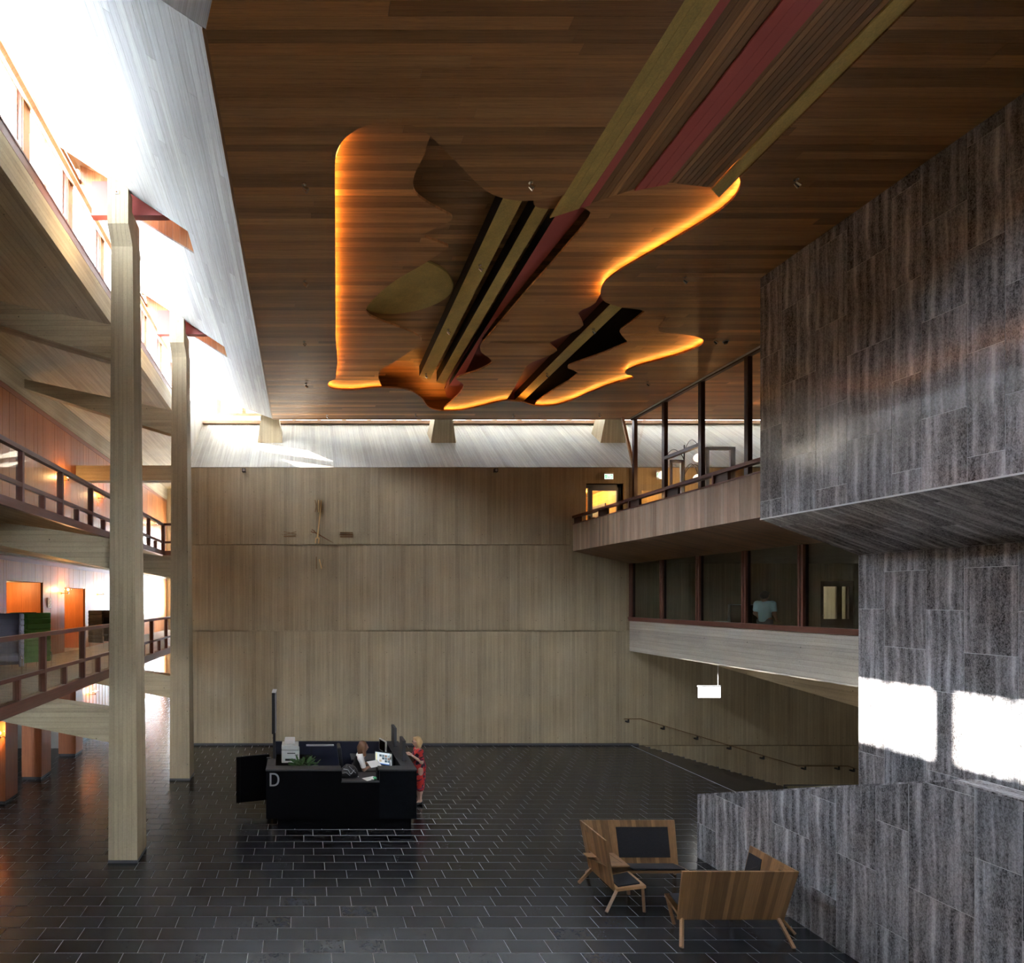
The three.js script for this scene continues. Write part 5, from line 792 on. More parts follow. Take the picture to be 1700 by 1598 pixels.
  leg(P(-1.0, 0.30, 0.0), P(-1.28, 0.012, -0.17)); leg(P(-0.63, 0.38, -0.08), P(-0.66, 0.012, -0.17)); leg(P(-1.04, 0.28, 0.72), P(-1.27, 0.012, 0.74)); leg(P(0.46, 0.30, 0.76), P(0.68, 0.012, 1.07)); leg(P(0.44, 0.38, 0.40), P(0.40, 0.012, 0.50)); leg(P(-0.62, 0.38, 0.36), P(-0.60, 0.012, 0.36)); leg(P(-0.98, 0.28, 0.78), P(-0.95, 0.012, 1.09));
  return g;
}
{
  const a = makeBench('farther oak corner bench with charcoal pads facing the camera'), b = copy(a, 'nearer oak corner bench turning its stave back to the camera beside the stone parapet'); b.rotation.y = Math.PI;
}
// ---------- reception desk ----------
{
  const x0 = -0.84, x1 = 2.48, f = 11.95, k = 14.35, T = 1.36, g = thing('reception_desk', 'black reception desk marked with a grey letter D', 'desk');
  const wall = (nm, ...a) => mesh(nm, bx(...a), M.deskBlack, g);
  wall('front_panel', x0, 0.81, 0.27, T - 0.035, f, f + 0.08); wall('front_panel', 0.81, 1.66, 0.27, 1.07, f, f + 0.08); mesh('stone_front_panel', bx(1.66, x1, 0.27, T - 0.035, f, f + 0.08), M.granite, g); mesh('stone_side_panel', bx(x1 - 0.08, x1, 0.27, T - 0.035, f + 0.08, k), M.granite, g);
  wall('plinth', x0 + 0.25, x1 - 0.1, 0, 0.27, f + 0.12, k - 0.1); wall('left_panel', x0, x0 + 0.08, 0.27, T - 0.035, f + 0.08, 12.75); mesh('rear_panel', bx(x0 + 0.05, x1 - 0.08, 0.27, T, k - 0.08, k), mat('dark blue laminate', { color: lin(0.012, 0.014, 0.030), roughness: 0.5 }), g); wall('divider_panel', 0.79, 0.83, 1.07, T - 0.035, f + 0.04, f + 0.3); wall('divider_panel', 1.62, 1.66, 1.07, T - 0.035, f + 0.04, f + 0.3);
  const top = (nm, a, b, c, d, y = T) => mesh(nm, new RoundedBoxGeometry(b - a, 0.035, d - c, 2, 0.006).translate((a + b) / 2, y - 0.0175, -(c + d) / 2), M.deskTop, g);
  top('counter', x0 - 0.01, 0.82, f - 0.015, f + 0.27); top('counter', x0 - 0.01, x0 + 0.17, f + 0.27, 12.75); top('counter', 1.65, x1 + 0.01, f - 0.015, f + 0.27); top('counter', 2.17, x1 + 0.01, f + 0.27, k); top('low_counter', 0.83, 1.65, f - 0.015, f + 0.62, 1.105); top('worktop', 1.2, 2.17, f + 0.62, 13.7, 0.98); wall('low_shelf', x0 + 0.1, 0.8, 0.66, 0.7, 13.2, k - 0.1);
  const cab = wall('cabinet', x0 + 0.12, 0.2, 0.28, 1.03, 13.3, k - 0.1);
  const font = await new FontLoader().loadAsync('fonts/droid/droid_sans_regular.typeface.json'), D = new TextGeometry('D', { font, size: 0.29, depth: 0.006, curveSegments: 10 }); D.computeBoundingBox();
  const bb = D.boundingBox; mesh('letter_d', D.translate(-0.76 - bb.min.x, 0.99, -f), M.greyPaint, g);
  const gate = thing('desk_gate', 'black swing gate standing open at the left end of the desk', 'gate'); const gm = MB(), A = [[-1.61, 12.9], [-1.52, 12.9], [-0.84, 13.1], [-0.93, 13.16]]; gm.poly(A.map(([x, d]) => [x, 1.36, d])).poly(A.map(([x, d]) => [x, 0.27, d]).reverse()); A.forEach((p, i) => { const q = A[(i + 1) % 4]; gm.poly([[p[0], 0.27, p[1]], [q[0], 0.27, q[1]], [q[0], 1.36, q[1]], [p[0], 1.36, p[1]]]); }); mesh('leaf', gm.geo(), M.deskBlack, gate); mesh('edge', bx(-1.615, -1.52, 0.27, 1.36, 12.885, 12.9), M.deskBlack, gate); mesh('hinge_post', bx(-0.9, -0.8, 0, 1.30, 13.02, 13.12), M.iron, gate);
  const sign = thing('desk_sign', 'tall slim dark sign panel on a post at the left end of the desk', 'sign', [(454 - CX) / F * 13, 0, 13]); mesh('post', new THREE.BoxGeometry(0.06, 1.95, 0.06).translate(0.02, 0.975, 0), M.iron, sign); mesh('sign_panel', new THREE.BoxGeometry(0.07, 0.98, 0.42).translate(0, 2.39, -0.12), M.iron, sign); mesh('sign_face', new THREE.BoxGeometry(0.015, 0.94, 0.38).translate(0.05, 2.39, -0.12), M.greyPaint, sign); mesh('cap', new THREE.BoxGeometry(0.1, 0.02, 0.44).translate(0.015, 2.89, -0.12), M.casement, sign);
  for (const [d, l] of [[13.8, 'farther dark grey upright screen on the right hand counter'], [12.57, 'nearer dark grey upright screen on the right hand counter']]) { const o = thing('counter_screen', l, 'screen', [2.32, T, d]); mesh('plate', new RoundedBoxGeometry(0.075, 0.47, 0.42, 2, 0.008).translate(0, 0.235, -0.21), M.deskTop, o); mesh('foot', new THREE.BoxGeometry(0.1, 0.012, 0.42).translate(0, 0.006, -0.21), M.iron, o); }
  // copier
  const cp = thing('copier', 'white office copier on the cabinet behind the desk front', 'copier', [-0.34, 1.06, 13.62]); const rb = (nm, w, h, dp, x, y, z, m = M.white, r = 0.015) => mesh(nm, new RoundedBoxGeometry(w, h, dp, 2, r).translate(x, y, z), m, cp);
  rb('body', 0.44, 0.3, 0.42, 0, 0.15, 0); rb('scanner', 0.42, 0.10, 0.42, -0.01, 0.38, 0); rb('neck', 0.36, 0.06, 0.3, -0.03, 0.32, -0.02); rb('document_feeder', 0.26, 0.10, 0.34, -0.02, 0.50, -0.02, M.white, 0.02); rb('paper_slot', 0.2, 0.02, 0.01, 0.02, 0.24, 0.212, M.iron, 0.003); rb('output_tray', 0.26, 0.05, 0.02, 0.0, 0.08, 0.21, M.iron, 0.005); rb('control_panel', 0.08, 0.03, 0.02, 0.15, 0.2, 0.212, M.greyPaint, 0.004);
  const sh = thing('desk_lamp', 'flat grey bar lamp on an upright beside the copier', 'lamp', [0.30, 0.70, 13.7]); mesh('stand', new THREE.BoxGeometry(0.06, 0.70, 0.05).translate(-0.12, 0.35, 0), M.iron, sh); mesh('bar', new RoundedBoxGeometry(0.70, 0.03, 0.10, 2, 0.006).translate(0.1, 0.72, 0), M.greyPaint, sh); mesh('foot', new THREE.BoxGeometry(0.18, 0.02, 0.14).translate(-0.12, 0.01, 0), M.iron, sh);
  // plant
  const pl = thing('potted_plant', 'broad leaved green plant just behind the desk front', 'plant', [-0.08, 0.98, 12.72]); mesh('pot', new THREE.LatheGeometry([[0, 0], [0.10, 0], [0.13, 0.16], [0.12, 0.16], [0.1, 0.03], [0, 0.03]].map((p) => new THREE.Vector2(...p)), 20), M.white, pl); mesh('shelf', new THREE.BoxGeometry(0.9, 0.03, 0.3).translate(0.1, -0.02, 0), M.deskBlack, pl);
  const lf = new THREE.SphereGeometry(1, 8, 6).scale(0.09, 0.008, 0.032).translate(0.09, 0, 0);
  for (let i = 0; i < 64; i++) { const a = rr(0, 6.28), up = rr(-0.2, 0.9), l = mesh('leaf', lf, M.leaf, pl); l.position.set(Math.cos(a) * rr(0, 0.15) + rr(-0.08, 0.2), 0.2 + rr(0, 0.16), Math.sin(a) * 0.1); l.rotation.set(rr(-0.5, 0.5), a, up); l.scale.setScalar(rr(0.7, 1.25)); }
  // monitors
  const scr = canvasTex(256, 200, (q, w, h) => { q.fillStyle = '#cfe6f2'; q.fillRect(0, 0, w, h); q.fillStyle = '#f6f0b8'; q.fillRect(6, 12, 22, h - 30); q.fillStyle = '#e9f3f8'; q.fillRect(34, 10, w - 42, h - 26); const pal = ['#2f4a58', '#8fa9b4', '#c9b49a', '#56707c', '#1e2c34', '#e6e6e6', '#8a6a5a', '#3d6a80']; for (let y = 0; y < 3; y++) for (let x = 0; x < 4; x++) { q.fillStyle = pal[(x * 3 + y * 5) % 8]; q.fillRect(62 + x * 42, 34 + y * 44, 36, 38); } q.fillStyle = '#3c6fc0'; q.fillRect(0, h - 14, w, 14); });
  const mon = (label, x, y, d, ry, on, w = 0.46, h = 0.32) => { const o = thing('computer_monitor', label, 'monitor', [x, y, d], ry); mesh('case', new RoundedBoxGeometry(w, h, 0.045, 2, 0.01).translate(0, 0.30, 0), on ? M.iron : M.white, o); mesh('screen', new THREE.PlaneGeometry(w - 0.04, h - 0.04).translate(0, 0.30, 0.024), on ? mat('lit screen', { color: lin(0.05, 0.05, 0.05), emissive: lin(1, 1, 1), emissiveMap: scr, emissiveIntensity: 0.3, roughness: 0.2 }) : mat('dark screen', { color: lin(0.02, 0.02, 0.02), roughness: 0.15 }), o); mesh('stem', new THREE.BoxGeometry(0.05, 0.16, 0.04).translate(0, 0.09, -0.02), on ? M.iron : M.white, o); mesh('foot', new RoundedBoxGeometry(0.22, 0.015, 0.18, 2, 0.005).translate(0, 0.008, -0.01), on ? M.iron : M.white, o); return o; };
  mon('lit computer monitor turned towards the camera on the desk', 1.92, 0.98, 13.05, -0.5, true); mon('white monitor seen edge on in front of the lit one', 2.02, 0.98, 12.66, -1.75, false); mon('white monitor seen edge on behind the lit one', 2.02, 1.06, 13.9, -1.3, false, 0.4, 0.3);
  top('worktop', 1.2, 2.17, 13.7, 14.25, 1.06);
  const ph = thing('desk_phone', 'white desk phone tucked behind the right hand counter', 'phone', [2.08, 0.98, 12.36]); mesh('base', new RoundedBoxGeometry(0.10, 0.06, 0.2, 2, 0.01).translate(0, 0.03, 0), M.white, ph); mesh('handset', new RoundedBoxGeometry(0.05, 0.2, 0.05, 2, 0.015).translate(0.0, 0.16, 0.02), M.white, ph);
  const kb = thing('keyboard', 'small keyboard in front of the lit monitor', 'keyboard', [1.78, 0.98, 12.86], -0.5); mesh('tray', new RoundedBoxGeometry(0.36, 0.02, 0.14, 2, 0.005).translate(0, 0.01, 0), M.iron, kb); for (let r = 0; r < 4; r++) mesh('key_row', new THREE.BoxGeometry(0.32, 0.008, 0.022).translate(0, 0.024, -0.045 + r * 0.03), M.greyPaint, kb);
  const sheet = (label, x, y, d, w, l, ry, rx = 0) => { const s = mesh('paper_sheet', new THREE.BoxGeometry(w, 0.004, l).rotateX(rx).rotateY(ry).translate(x, y, -d), M.paper); tag(s, label, 'paper'); };
  sheet('white paper sheet lying flat on the low counter', 1.47, 1.108, 12.10, 0.30, 0.2, 0.5); sheet('white paper sheet held by the seated receptionist', 1.63, 1.28, 12.62, 0.3, 0.2, 0.5, 0.5); sheet('small paper slip beside the backpack', 1.18, 1.108, 12.24, 0.1, 0.06, 0.1);
  const cup = thing('packet', 'small crumpled green and white packet at the end of the low counter', 'packet', [1.56, 1.105, 12.0]); mesh('wrapper', new THREE.DodecahedronGeometry(0.05, 1).scale(1, 0.8, 1).translate(0, 0.04, 0), mat('green wrapper', { color: lin(0.05, 0.28, 0.12), roughness: 0.5 }), cup); mesh('white_end', new THREE.DodecahedronGeometry(0.04, 1).scale(1, 0.7, 1).translate(-0.05, 0.03, 0.02), M.paper, cup);
  // backpack
  const bp = thing('backpack', 'black backpack with pale straps lying on the low counter', 'backpack', [1.0, 1.105, 12.22]);
  mesh('bag', fieldGeo([-0.28, -0.02, -0.25], [0.28, 0.34, 0.25], 44, field([[-0.1, 0.1, 0, 0.11, 0.08, 0.12, 0, 0.12], [-0.14, 0.07, 0.05, 0.07, 0.14, 0.07, 0.05, 0.07], [-0.02, 0.2, -0.03, 0.08, 0.05, 0.19, -0.03, 0.07], [-0.15, 0.05, -0.05, 0.05, 0.16, 0.05, -0.08, 0.05]], 0.08)), M.iron, bp);
  [[[-0.12, 0.21, 0.1], [-0.02, 0.2, 0.15], [0.03, 0.12, 0.17], [0.12, 0.2, 0.12]], [[-0.15, 0.12, 0.12], [-0.06, 0.14, 0.15], [0.02, 0.08, 0.17]], [[0.0, 0.26, 0.08], [0.08, 0.2, 0.14], [0.15, 0.13, 0.13]]].forEach((p) => mesh('strap', tube(p.map((q) => new THREE.Vector3(...q)), 0.008, 6), M.greyPaint, bp));
  // chair
  const ch = thing('office_chair', 'black high backed office chair behind the receptionist', 'chair', [1.12, 0, 12.95], Math.PI / 2); mesh('backrest', new RoundedBoxGeometry(0.46, 0.62, 0.09, 4, 0.04).rotateX(-0.12).translate(0, 1.32, -0.26), M.iron, ch); mesh('seat', new RoundedBoxGeometry(0.48, 0.09, 0.46, 4, 0.03).translate(0, 0.92, 0), M.iron, ch); mesh('spine', new THREE.BoxGeometry(0.06, 0.42, 0.04).translate(0, 1.08, -0.28), M.iron, ch); mesh('gas_lift', cyl(0.03, 0.035, 0.5, 0, 0.63, 0, 12), M.iron, ch);
  for (let i = 0; i < 5; i++) { const a = i * 1.2566; mesh('base_arm', new THREE.BoxGeometry(0.05, 0.04, 0.3).translate(0, 0.36, 0.15).rotateY(a), M.iron, ch); mesh('castor', sph(0.035, Math.sin(a) * 0.29, 0.315, Math.cos(a) * 0.29, 10), M.iron, ch); }
  mesh('desk_floor', bx(0.0, 2.3, 0.0, 0.28, f + 0.2, k - 0.1), M.deskBlack, g);
}
// ---------- people ----------
const skin = mat('skin', { color: lin(0.55, 0.33, 0.24), roughness: 0.55 }), skin2 = mat('tanned skin', { color: lin(0.42, 0.24, 0.16), roughness: 0.55 });
function hand(w, fwd, up, side, s = 1) {   // palm, four fingers and a thumb as bones; w wrist, fwd towards the finger tips, side towards the thumb
  const V3 = (a) => new THREE.Vector3(...a), W = V3(w), f = V3(fwd).normalize(), u = V3(up).normalize(), t = V3(side).normalize(), pt = (a, b, c) => W.clone().addScaledVector(f, a * s).addScaledVector(t, b * s).addScaledVector(u, c * s), B = (p, r, q, r2) => [p.x, p.y, p.z, r * s, q.x, q.y, q.z, r2 * s], out = [];
  out.push(B(pt(-0.03, 0, 0), 0.024, pt(0.01, 0, 0), 0.022), B(pt(0.02, 0.022, 0), 0.015, pt(0.075, 0.028, 0), 0.012), B(pt(0.02, -0.02, 0), 0.015, pt(0.07, -0.028, 0), 0.012), B(pt(0.02, 0, 0), 0.017, pt(0.075, 0, 0), 0.013));
  [[0.030, 0.068, 0], [0.011, 0.078, 0], [-0.009, 0.072, 0], [-0.029, 0.056, 0]].forEach(([b, l]) => { const k = pt(0.08, b, 0.002), m = pt(0.08 + l * 0.5, b * 1.08, -0.010), e = pt(0.08 + l * 0.88, b * 1.08, -0.034); out.push(B(k, 0.0098, m, 0.009), B(m, 0.009, e, 0.0075)); });
  const a = pt(0.02, 0.026, 0), b = pt(0.052, 0.054, -0.012), c = pt(0.08, 0.058, -0.022); out.push(B(a, 0.014, b, 0.0105), B(b, 0.0105, c, 0.009)); return out;
}
const boundsOf = (bones, pad) => { const lo = [9, 9, 9], hi = [-9, -9, -9]; for (const b of bones) for (const o of [0, 4]) for (let a = 0; a < 3; a++) { lo[a] = Math.min(lo[a], b[o + a] - b[o + 3] - pad); hi[a] = Math.max(hi[a], b[o + a] + b[o + 3] + pad); } return [lo, hi]; };
const meshBones = (bones, k, res) => { const [lo, hi] = boundsOf(bones, 0.03); return fieldGeo(lo, hi, res, field(bones, k)); };
const headBones = (x, y, z, s = 1) => [[x, y + 0.045 * s, z - 0.018 * s, 0.088 * s, x, y + 0.03 * s, z + 0.012 * s, 0.080 * s], [x, y - 0.01 * s, z + 0.01 * s, 0.068 * s, x, y - 0.06 * s, z + 0.036 * s, 0.040 * s], [x, y + 0.022 * s, z + 0.088 * s, 0.008 * s, x, y - 0.012 * s, z + 0.106 * s, 0.012 * s], [x - 0.02 * s, y - 0.045 * s, z + 0.076 * s, 0.012 * s, x + 0.02 * s, y - 0.045 * s, z + 0.076 * s, 0.012 * s], [x - 0.082 * s, y, z - 0.008, 0.018 * s, x - 0.084 * s, y + 0.02, z - 0.012, 0.018 * s], [x + 0.082 * s, y, z - 0.008, 0.018 * s, x + 0.084 * s, y + 0.02, z - 0.012, 0.018 * s], [x, y - 0.08, z - 0.01, 0.05 * s, x, y - 0.16 * s, z - 0.02, 0.053 * s]];
function face(o, x, y, z, s = 1) { const ey = mat('eye white', { color: lin(0.7, 0.7, 0.7), roughness: 0.3 }); for (const k of [-1, 1]) { mesh('eye', sph(0.011 * s, x + k * 0.032 * s, y + 0.018 * s, z + 0.078 * s, 10), ey, o); mesh('iris', sph(0.006 * s, x + k * 0.032 * s, y + 0.018 * s, z + 0.0855 * s, 8), M.iron, o); mesh('eyebrow', new THREE.BoxGeometry(0.03 * s, 0.005, 0.008).translate(x + k * 0.033 * s, y + 0.04 * s, z + 0.086 * s), M.bronze, o); } mesh('lips', new THREE.SphereGeometry(1, 10, 8).scale(0.022 * s, 0.007 * s, 0.009 * s).translate(x, y - 0.045 * s, z + 0.087 * s), mat('lips', { color: lin(0.4, 0.1, 0.09), roughness: 0.4 }), o); }
{
  // woman in a floral dress leaning on the counter
  const g = thing('person', 'blonde person in a red floral dress standing at the right end of the desk', 'person', [2.86, 0, 13.55], -Math.PI / 2 + 0.15);
  const hd = [0, 1.53, 0.05], arm = (s) => [[s * 0.16, 1.34, 0.0, 0.048, s * 0.205, 1.10, 0.0, 0.040], [s * 0.205, 1.10, 0.0, 0.038, s * 0.11, 1.25, 0.22, 0.026]];
  const body = [[0, 0.94, -0.01, 0.125, 0, 1.10, 0, 0.105], [0, 1.10, 0, 0.105, 0, 1.27, 0.0, 0.118], [-0.13, 1.34, 0, 0.055, 0.13, 1.34, 0, 0.055], [0, 1.30, 0, 0.09, 0, 1.43, 0.02, 0.05], ...[-1, 1].flatMap((s) => [[s * 0.085, 0.9, -0.01, 0.09, s * 0.075, 0.49, 0.0, 0.058], [s * 0.075, 0.49, 0, 0.055, s * 0.07, 0.33, -0.02, 0.052], [s * 0.07, 0.33, -0.02, 0.05, s * 0.065, 0.10, -0.02, 0.032], [s * 0.065, 0.09, -0.03, 0.032, s * 0.075, 0.045, 0.11, 0.026], ...arm(s)])];
  const hb = headBones(...hd, 0.98), hands = [-1, 1].map((s) => hand([s * 0.105, 1.255, 0.235], [-s * 0.35, 0.15, 0.9], [0, 1, -0.1], [-s, 0.1, 0]));
  mesh('body', merged([meshBones(body, 0.05, 88), meshBones(hb, 0.03, 44), ...hands.map((b) => meshBones(b, 0.012, 34))]), skin, g);
  face(g, ...hd, 0.98);
  const dress = [[0, 0.94, -0.015, 0.145, 0, 1.10, 0, 0.122], [0, 1.10, 0, 0.12, 0, 1.26, 0.005, 0.135], [-0.12, 1.335, 0, 0.066, 0.12, 1.335, 0, 0.066], [-0.06, 1.25, 0.075, 0.062, 0.06, 1.25, 0.075, 0.062], [0, 0.94, -0.03, 0.15, 0, 0.66, -0.01, 0.155], [-0.05, 0.66, -0.01, 0.12, -0.06, 0.44, -0.01, 0.115], [0.05, 0.66, -0.01, 0.12, 0.06, 0.44, -0.01, 0.115], ...[-1, 1].map((s) => [s * 0.16, 1.34, 0, 0.064, s * 0.192, 1.18, 0, 0.062])];
  const dg = meshBones(dress, 0.06, 80), dc = new Float32Array(dg.attributes.position.count * 3); for (let i = 0; i < dc.length / 3; i++) { const x = dg.attributes.position.getX(i), y = dg.attributes.position.getY(i), z = dg.attributes.position.getZ(i), n = pn(x * 34 + z * 16 + 50, y * 30 + z * 14 + 20, 4096, 4096, 3), m = pn(x * 60 + 19, y * 56 + z * 44 + 30, 4096, 4096, 8); const c = n > 0.56 ? (m > 0.6 ? [0.12, 0.03, 0.13] : [0.012, 0.01, 0.016]) : m > 0.86 ? [0.5, 0.3, 0.25] : [0.52, 0.028, 0.022]; dc.set(c, i * 3); }
  dg.setAttribute('color', new THREE.BufferAttribute(dc, 3)); mesh('dress', dg, mat('floral dress', { vertexColors: true, roughness: 0.8 }), g);
  const [hx, hy, hz] = hd; mesh('hair', meshBones([[hx, hy + 0.06, hz - 0.03, 0.098, hx, hy + 0.02, hz - 0.05, 0.095], [hx - 0.07, hy + 0.03, hz - 0.02, 0.042, hx - 0.075, hy - 0.07, hz - 0.03, 0.034], [hx + 0.07, hy + 0.03, hz - 0.02, 0.042, hx + 0.075, hy - 0.07, hz - 0.03, 0.034], [hx, hy, hz - 0.075, 0.07, hx, hy - 0.08, hz - 0.07, 0.055], [hx - 0.05, hy + 0.10, hz + 0.045, 0.03, hx + 0.05, hy + 0.105, hz + 0.04, 0.03]], 0.03, 44), mat('blonde hair', { color: lin(0.52, 0.36, 0.17), roughness: 0.5 }), g);
  const gl = mat('dark spectacle frame', { color: lin(0.02, 0.012, 0.012), roughness: 0.3 }); for (const k of [-1, 1]) { mesh('spectacle_ring', new THREE.TorusGeometry(0.023, 0.0035, 6, 18).translate(hx + k * 0.031, hy + 0.018, hz + 0.098), gl, g); mesh('spectacle_arm', new THREE.BoxGeometry(0.004, 0.006, 0.11).translate(hx + k * 0.078, hy + 0.022, hz + 0.045), gl, g); } mesh('spectacle_bridge', new THREE.BoxGeometry(0.02, 0.004, 0.004).translate(hx, hy + 0.02, hz + 0.103), gl, g);
  for (const s of [-1, 1]) mesh('shoe', meshBones([[s * 0.066, 0.07, -0.045, 0.038, s * 0.075, 0.038, 0.06, 0.034], [s * 0.075, 0.036, 0.06, 0.034, s * 0.077, 0.028, 0.14, 0.027], [s * 0.066, 0.022, -0.055, 0.022, s * 0.066, 0.07, -0.05, 0.03]], 0.02, 34), M.iron, g);
  mesh('wristwatch', new THREE.TorusGeometry(0.03, 0.007, 8, 18).rotateX(0.9).translate(0.115, 1.24, 0.205), M.white, g);
  const bag = thing('handbag', 'small black handbag on the counter in front of the person in the red dress', 'handbag', [2.42, 1.36, 13.30]); mesh('bag', new RoundedBoxGeometry(0.08, 0.16, 0.2, 3, 0.03).translate(0, 0.08, 0), M.iron, bag); mesh('strap', new THREE.TorusGeometry(0.07, 0.008, 6, 16, Math.PI).rotateY(Math.PI / 2).translate(0, 0.15, 0), M.iron, bag);
}
{
  // seated receptionist, facing right
  const g = thing('person', 'long haired seated person in a black waistcoat and white shirt reading a paper', 'person', [1.30, 0.28, 12.72], Math.PI / 2);
  const H = 0.66, hd = [0, H + 0.70, 0.10], arms = [-1, 1].flatMap((s) => [[s * 0.17, H + 0.47, 0.02, 0.05, s * 0.21, H + 0.25, 0.08, 0.042], [s * 0.21, H + 0.25, 0.08, 0.040, s * 0.10, H + 0.30, 0.30, 0.028]]);
  const body = [[0, H + 0.06, -0.04, 0.125, 0, H + 0.24, -0.02, 0.112], [0, H + 0.24, -0.02, 0.112, 0, H + 0.42, 0.01, 0.12], [-0.13, H + 0.48, 0.01, 0.056, 0.13, H + 0.48, 0.01, 0.056], [0, H + 0.45, 0.02, 0.08, 0, H + 0.58, 0.05, 0.05], ...arms, ...[-1, 1].flatMap((s) => [[s * 0.1, H + 0.04, 0, 0.085, s * 0.11, H + 0.05, 0.40, 0.062], [s * 0.11, H + 0.05, 0.40, 0.058, s * 0.10, H - 0.36, 0.36, 0.038], [s * 0.10, H - 0.38, 0.36, 0.036, s * 0.10, H - 0.42, 0.48, 0.028]])];
  mesh('body', merged([meshBones(body, 0.05, 80), meshBones(headBones(...hd, 0.97), 0.03, 44), ...[-1, 1].map((s) => meshBones(hand([s * 0.10, H + 0.305, 0.315], [-s * 0.3, 0.1, 0.9], [0, 1, 0], [-s, 0.1, 0]), 0.012, 34))]), skin2, g); face(g, ...hd, 0.97);
  mesh('shirt', meshBones([[-0.13, H + 0.475, 0.01, 0.07, 0.13, H + 0.475, 0.01, 0.07], [0, H + 0.38, 0.01, 0.128, 0, H + 0.44, 0.01, 0.11], [0, H + 0.5, 0.03, 0.07, 0, H + 0.53, 0.04, 0.06], ...[-1, 1].map((s) => [s * 0.17, H + 0.47, 0.02, 0.066, s * 0.20, H + 0.31, 0.065, 0.062])], 0.05, 56), M.paper, g);
  mesh('waistcoat', meshBones([[0, H + 0.04, -0.04, 0.145, 0, H + 0.24, -0.02, 0.13], [0, H + 0.24, -0.02, 0.13, 0, H + 0.40, 0.005, 0.137], [-0.075, H + 0.42, 0.005, 0.085, 0.075, H + 0.42, 0.005, 0.085]], 0.06, 56), M.iron, g);
  mesh('trousers', meshBones([[0, H + 0.04, -0.03, 0.14, 0, H + 0.1, -0.03, 0.135], ...[-1, 1].flatMap((s) => [[s * 0.1, H + 0.04, 0, 0.097, s * 0.11, H + 0.05, 0.40, 0.075], [s * 0.11, H + 0.05, 0.40, 0.07, s * 0.10, H - 0.34, 0.36, 0.052]])], 0.04, 56), M.iron, g);
  const [x, y, z] = hd; mesh('hair', meshBones([[x, y + 0.055, z - 0.03, 0.10, x, y + 0.01, z - 0.05, 0.095], [x - 0.075, y + 0.02, z, 0.042, x - 0.085, y - 0.16, z + 0.01, 0.036], [x + 0.075, y + 0.02, z, 0.042, x + 0.085, y - 0.16, z + 0.01, 0.036], [x, y - 0.02, z - 0.085, 0.075, x, y - 0.2, z - 0.08, 0.06]], 0.03, 48), mat('brown hair', { color: lin(0.16, 0.075, 0.035), roughness: 0.5 }), g);
  // person in the room behind the tinted windows, facing right
  const m = thing('person', 'dark haired person in a pale blue T-shirt behind the tinted windows', 'person', [13.0, 3.5, 15.3], Math.PI / 2 + 0.35), t = 0.09, h2 = [0, 1.60 + t, 0.03];
  const b2 = [[0, 0.95 + t, 0, 0.125, 0, 1.12 + t, 0, 0.118], [0, 1.12 + t, 0, 0.118, 0, 1.30 + t, 0, 0.13], [-0.16, 1.41 + t, 0, 0.06, 0.16, 1.41 + t, 0, 0.06], [0, 1.36 + t, 0, 0.09, 0, 1.50 + t, 0.01, 0.055], ...[-1, 1].flatMap((s) => [[s * 0.2, 1.40 + t, 0, 0.055, s * 0.235, 1.12 + t, 0, 0.046], [s * 0.235, 1.12 + t, 0, 0.043, s * 0.2, 0.95 + t, 0.16, 0.03], [s * 0.09, 0.92 + t, 0, 0.095, s * 0.09, 0.50 + t, 0.01, 0.065], [s * 0.09, 0.5 + t, 0.01, 0.06, s * 0.09, 0.09, 0, 0.04], [s * 0.09, 0.06, -0.02, 0.045, s * 0.1, 0.04, 0.15, 0.035]])];
  mesh('body', merged([meshBones(b2, 0.05, 88), meshBones(headBones(...h2, 1.02), 0.03, 44), ...[-1, 1].map((s) => meshBones(hand([s * 0.2, 0.94 + t, 0.175], [-s * 0.2, -0.3, 0.9], [0, 1, 0.2], [-s, 0, 0]), 0.012, 34))]), skin2, m); face(m, ...h2, 1.02);
  mesh('t_shirt', meshBones([[0, 0.93 + t, 0, 0.145, 0, 1.12 + t, 0, 0.135], [0, 1.12 + t, 0, 0.135, 0, 1.30 + t, 0, 0.148], [-0.16, 1.40 + t, 0, 0.075, 0.16, 1.40 + t, 0, 0.075], ...[-1, 1].map((s) => [s * 0.2, 1.39 + t, 0, 0.072, s * 0.222, 1.22 + t, 0, 0.07])], 0.06, 64), mat('pale blue jersey', { color: lin(0.45, 0.66, 0.78), roughness: 0.85 }), m);
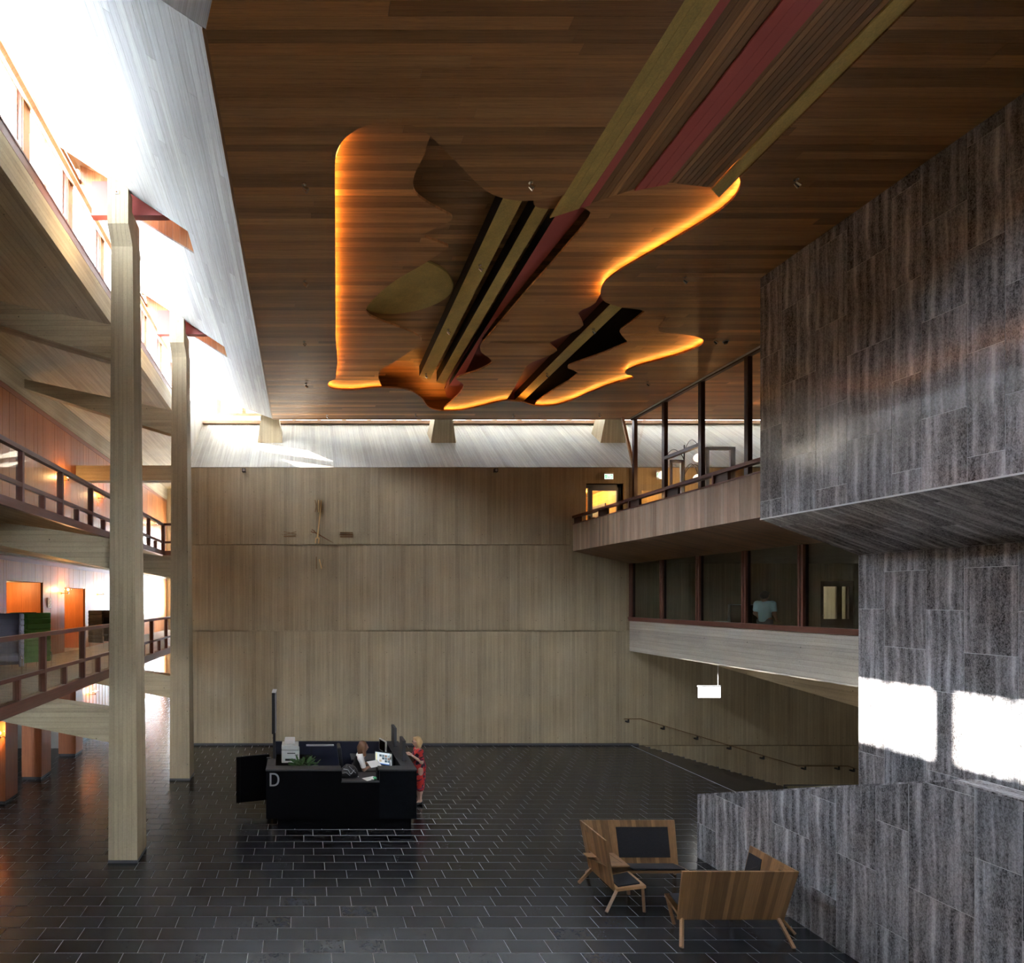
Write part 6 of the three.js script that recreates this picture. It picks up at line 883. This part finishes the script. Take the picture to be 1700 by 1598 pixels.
  mesh('trousers', meshBones([[0, 0.86 + t, 0, 0.14, 0, 0.95 + t, 0, 0.135], ...[-1, 1].flatMap((s) => [[s * 0.09, 0.9 + t, 0, 0.105, s * 0.09, 0.5 + t, 0.01, 0.082], [s * 0.09, 0.5 + t, 0.01, 0.082, s * 0.09, 0.12, 0, 0.066]])], 0.04, 64), M.metalGrey, m);
  mesh('hair', meshBones([[0, 1.66 + t, 0, 0.098, 0, 1.63 + t, -0.03, 0.098], [-0.04, 1.71 + t, 0.06, 0.035, 0.04, 1.71 + t, 0.06, 0.035]], 0.03, 40), M.iron, m);
  // what stands in that room
  const tv = thing('wall_screen', 'dark wall screen in a pale frame behind the tinted windows', 'screen', [15.5, 4.55, 18.95]); mesh('frame', MB().box(-0.66, 0.66, 0.36, 0.39, 0, 0.04).box(-0.66, 0.66, -0.39, -0.36, 0, 0.04).box(-0.66, -0.6, -0.36, 0.36, 0, 0.04).box(0.6, 0.66, -0.36, 0.36, 0, 0.04).geo(), M.casement, tv); mesh('panel', new THREE.BoxGeometry(1.2, 0.72, 0.02).translate(0, 0, -0.02), mat('dark glass screen', { color: lin(0.01, 0.01, 0.012), roughness: 0.1 }), tv);
  const tb = thing('side_table', 'low table with a pale box under the wall screen', 'table', [14.6, 3.5, 17.6]); mesh('table_top', new RoundedBoxGeometry(2.6, 0.05, 0.6, 2, 0.01).translate(0, 0.73, 0), M.frameDark, tb); for (const [a, b] of [[-1.2, -0.25], [1.2, -0.25], [-1.2, 0.25], [1.2, 0.25]]) mesh('leg', new THREE.BoxGeometry(0.05, 0.71, 0.05).translate(a, 0.355, b), M.iron, tb);
  const cr = thing('box', 'pale blue carton on the low table behind the second mullion', 'box', [13.55, 4.255, 17.6]); mesh('carton', new RoundedBoxGeometry(0.32, 0.12, 0.22, 2, 0.008).translate(0, 0.06, 0), M.paper, cr); mesh('lid', new RoundedBoxGeometry(0.33, 0.03, 0.23, 2, 0.006).translate(0, 0.13, 0), M.white, cr);
}
renderer.render(scene, camera);
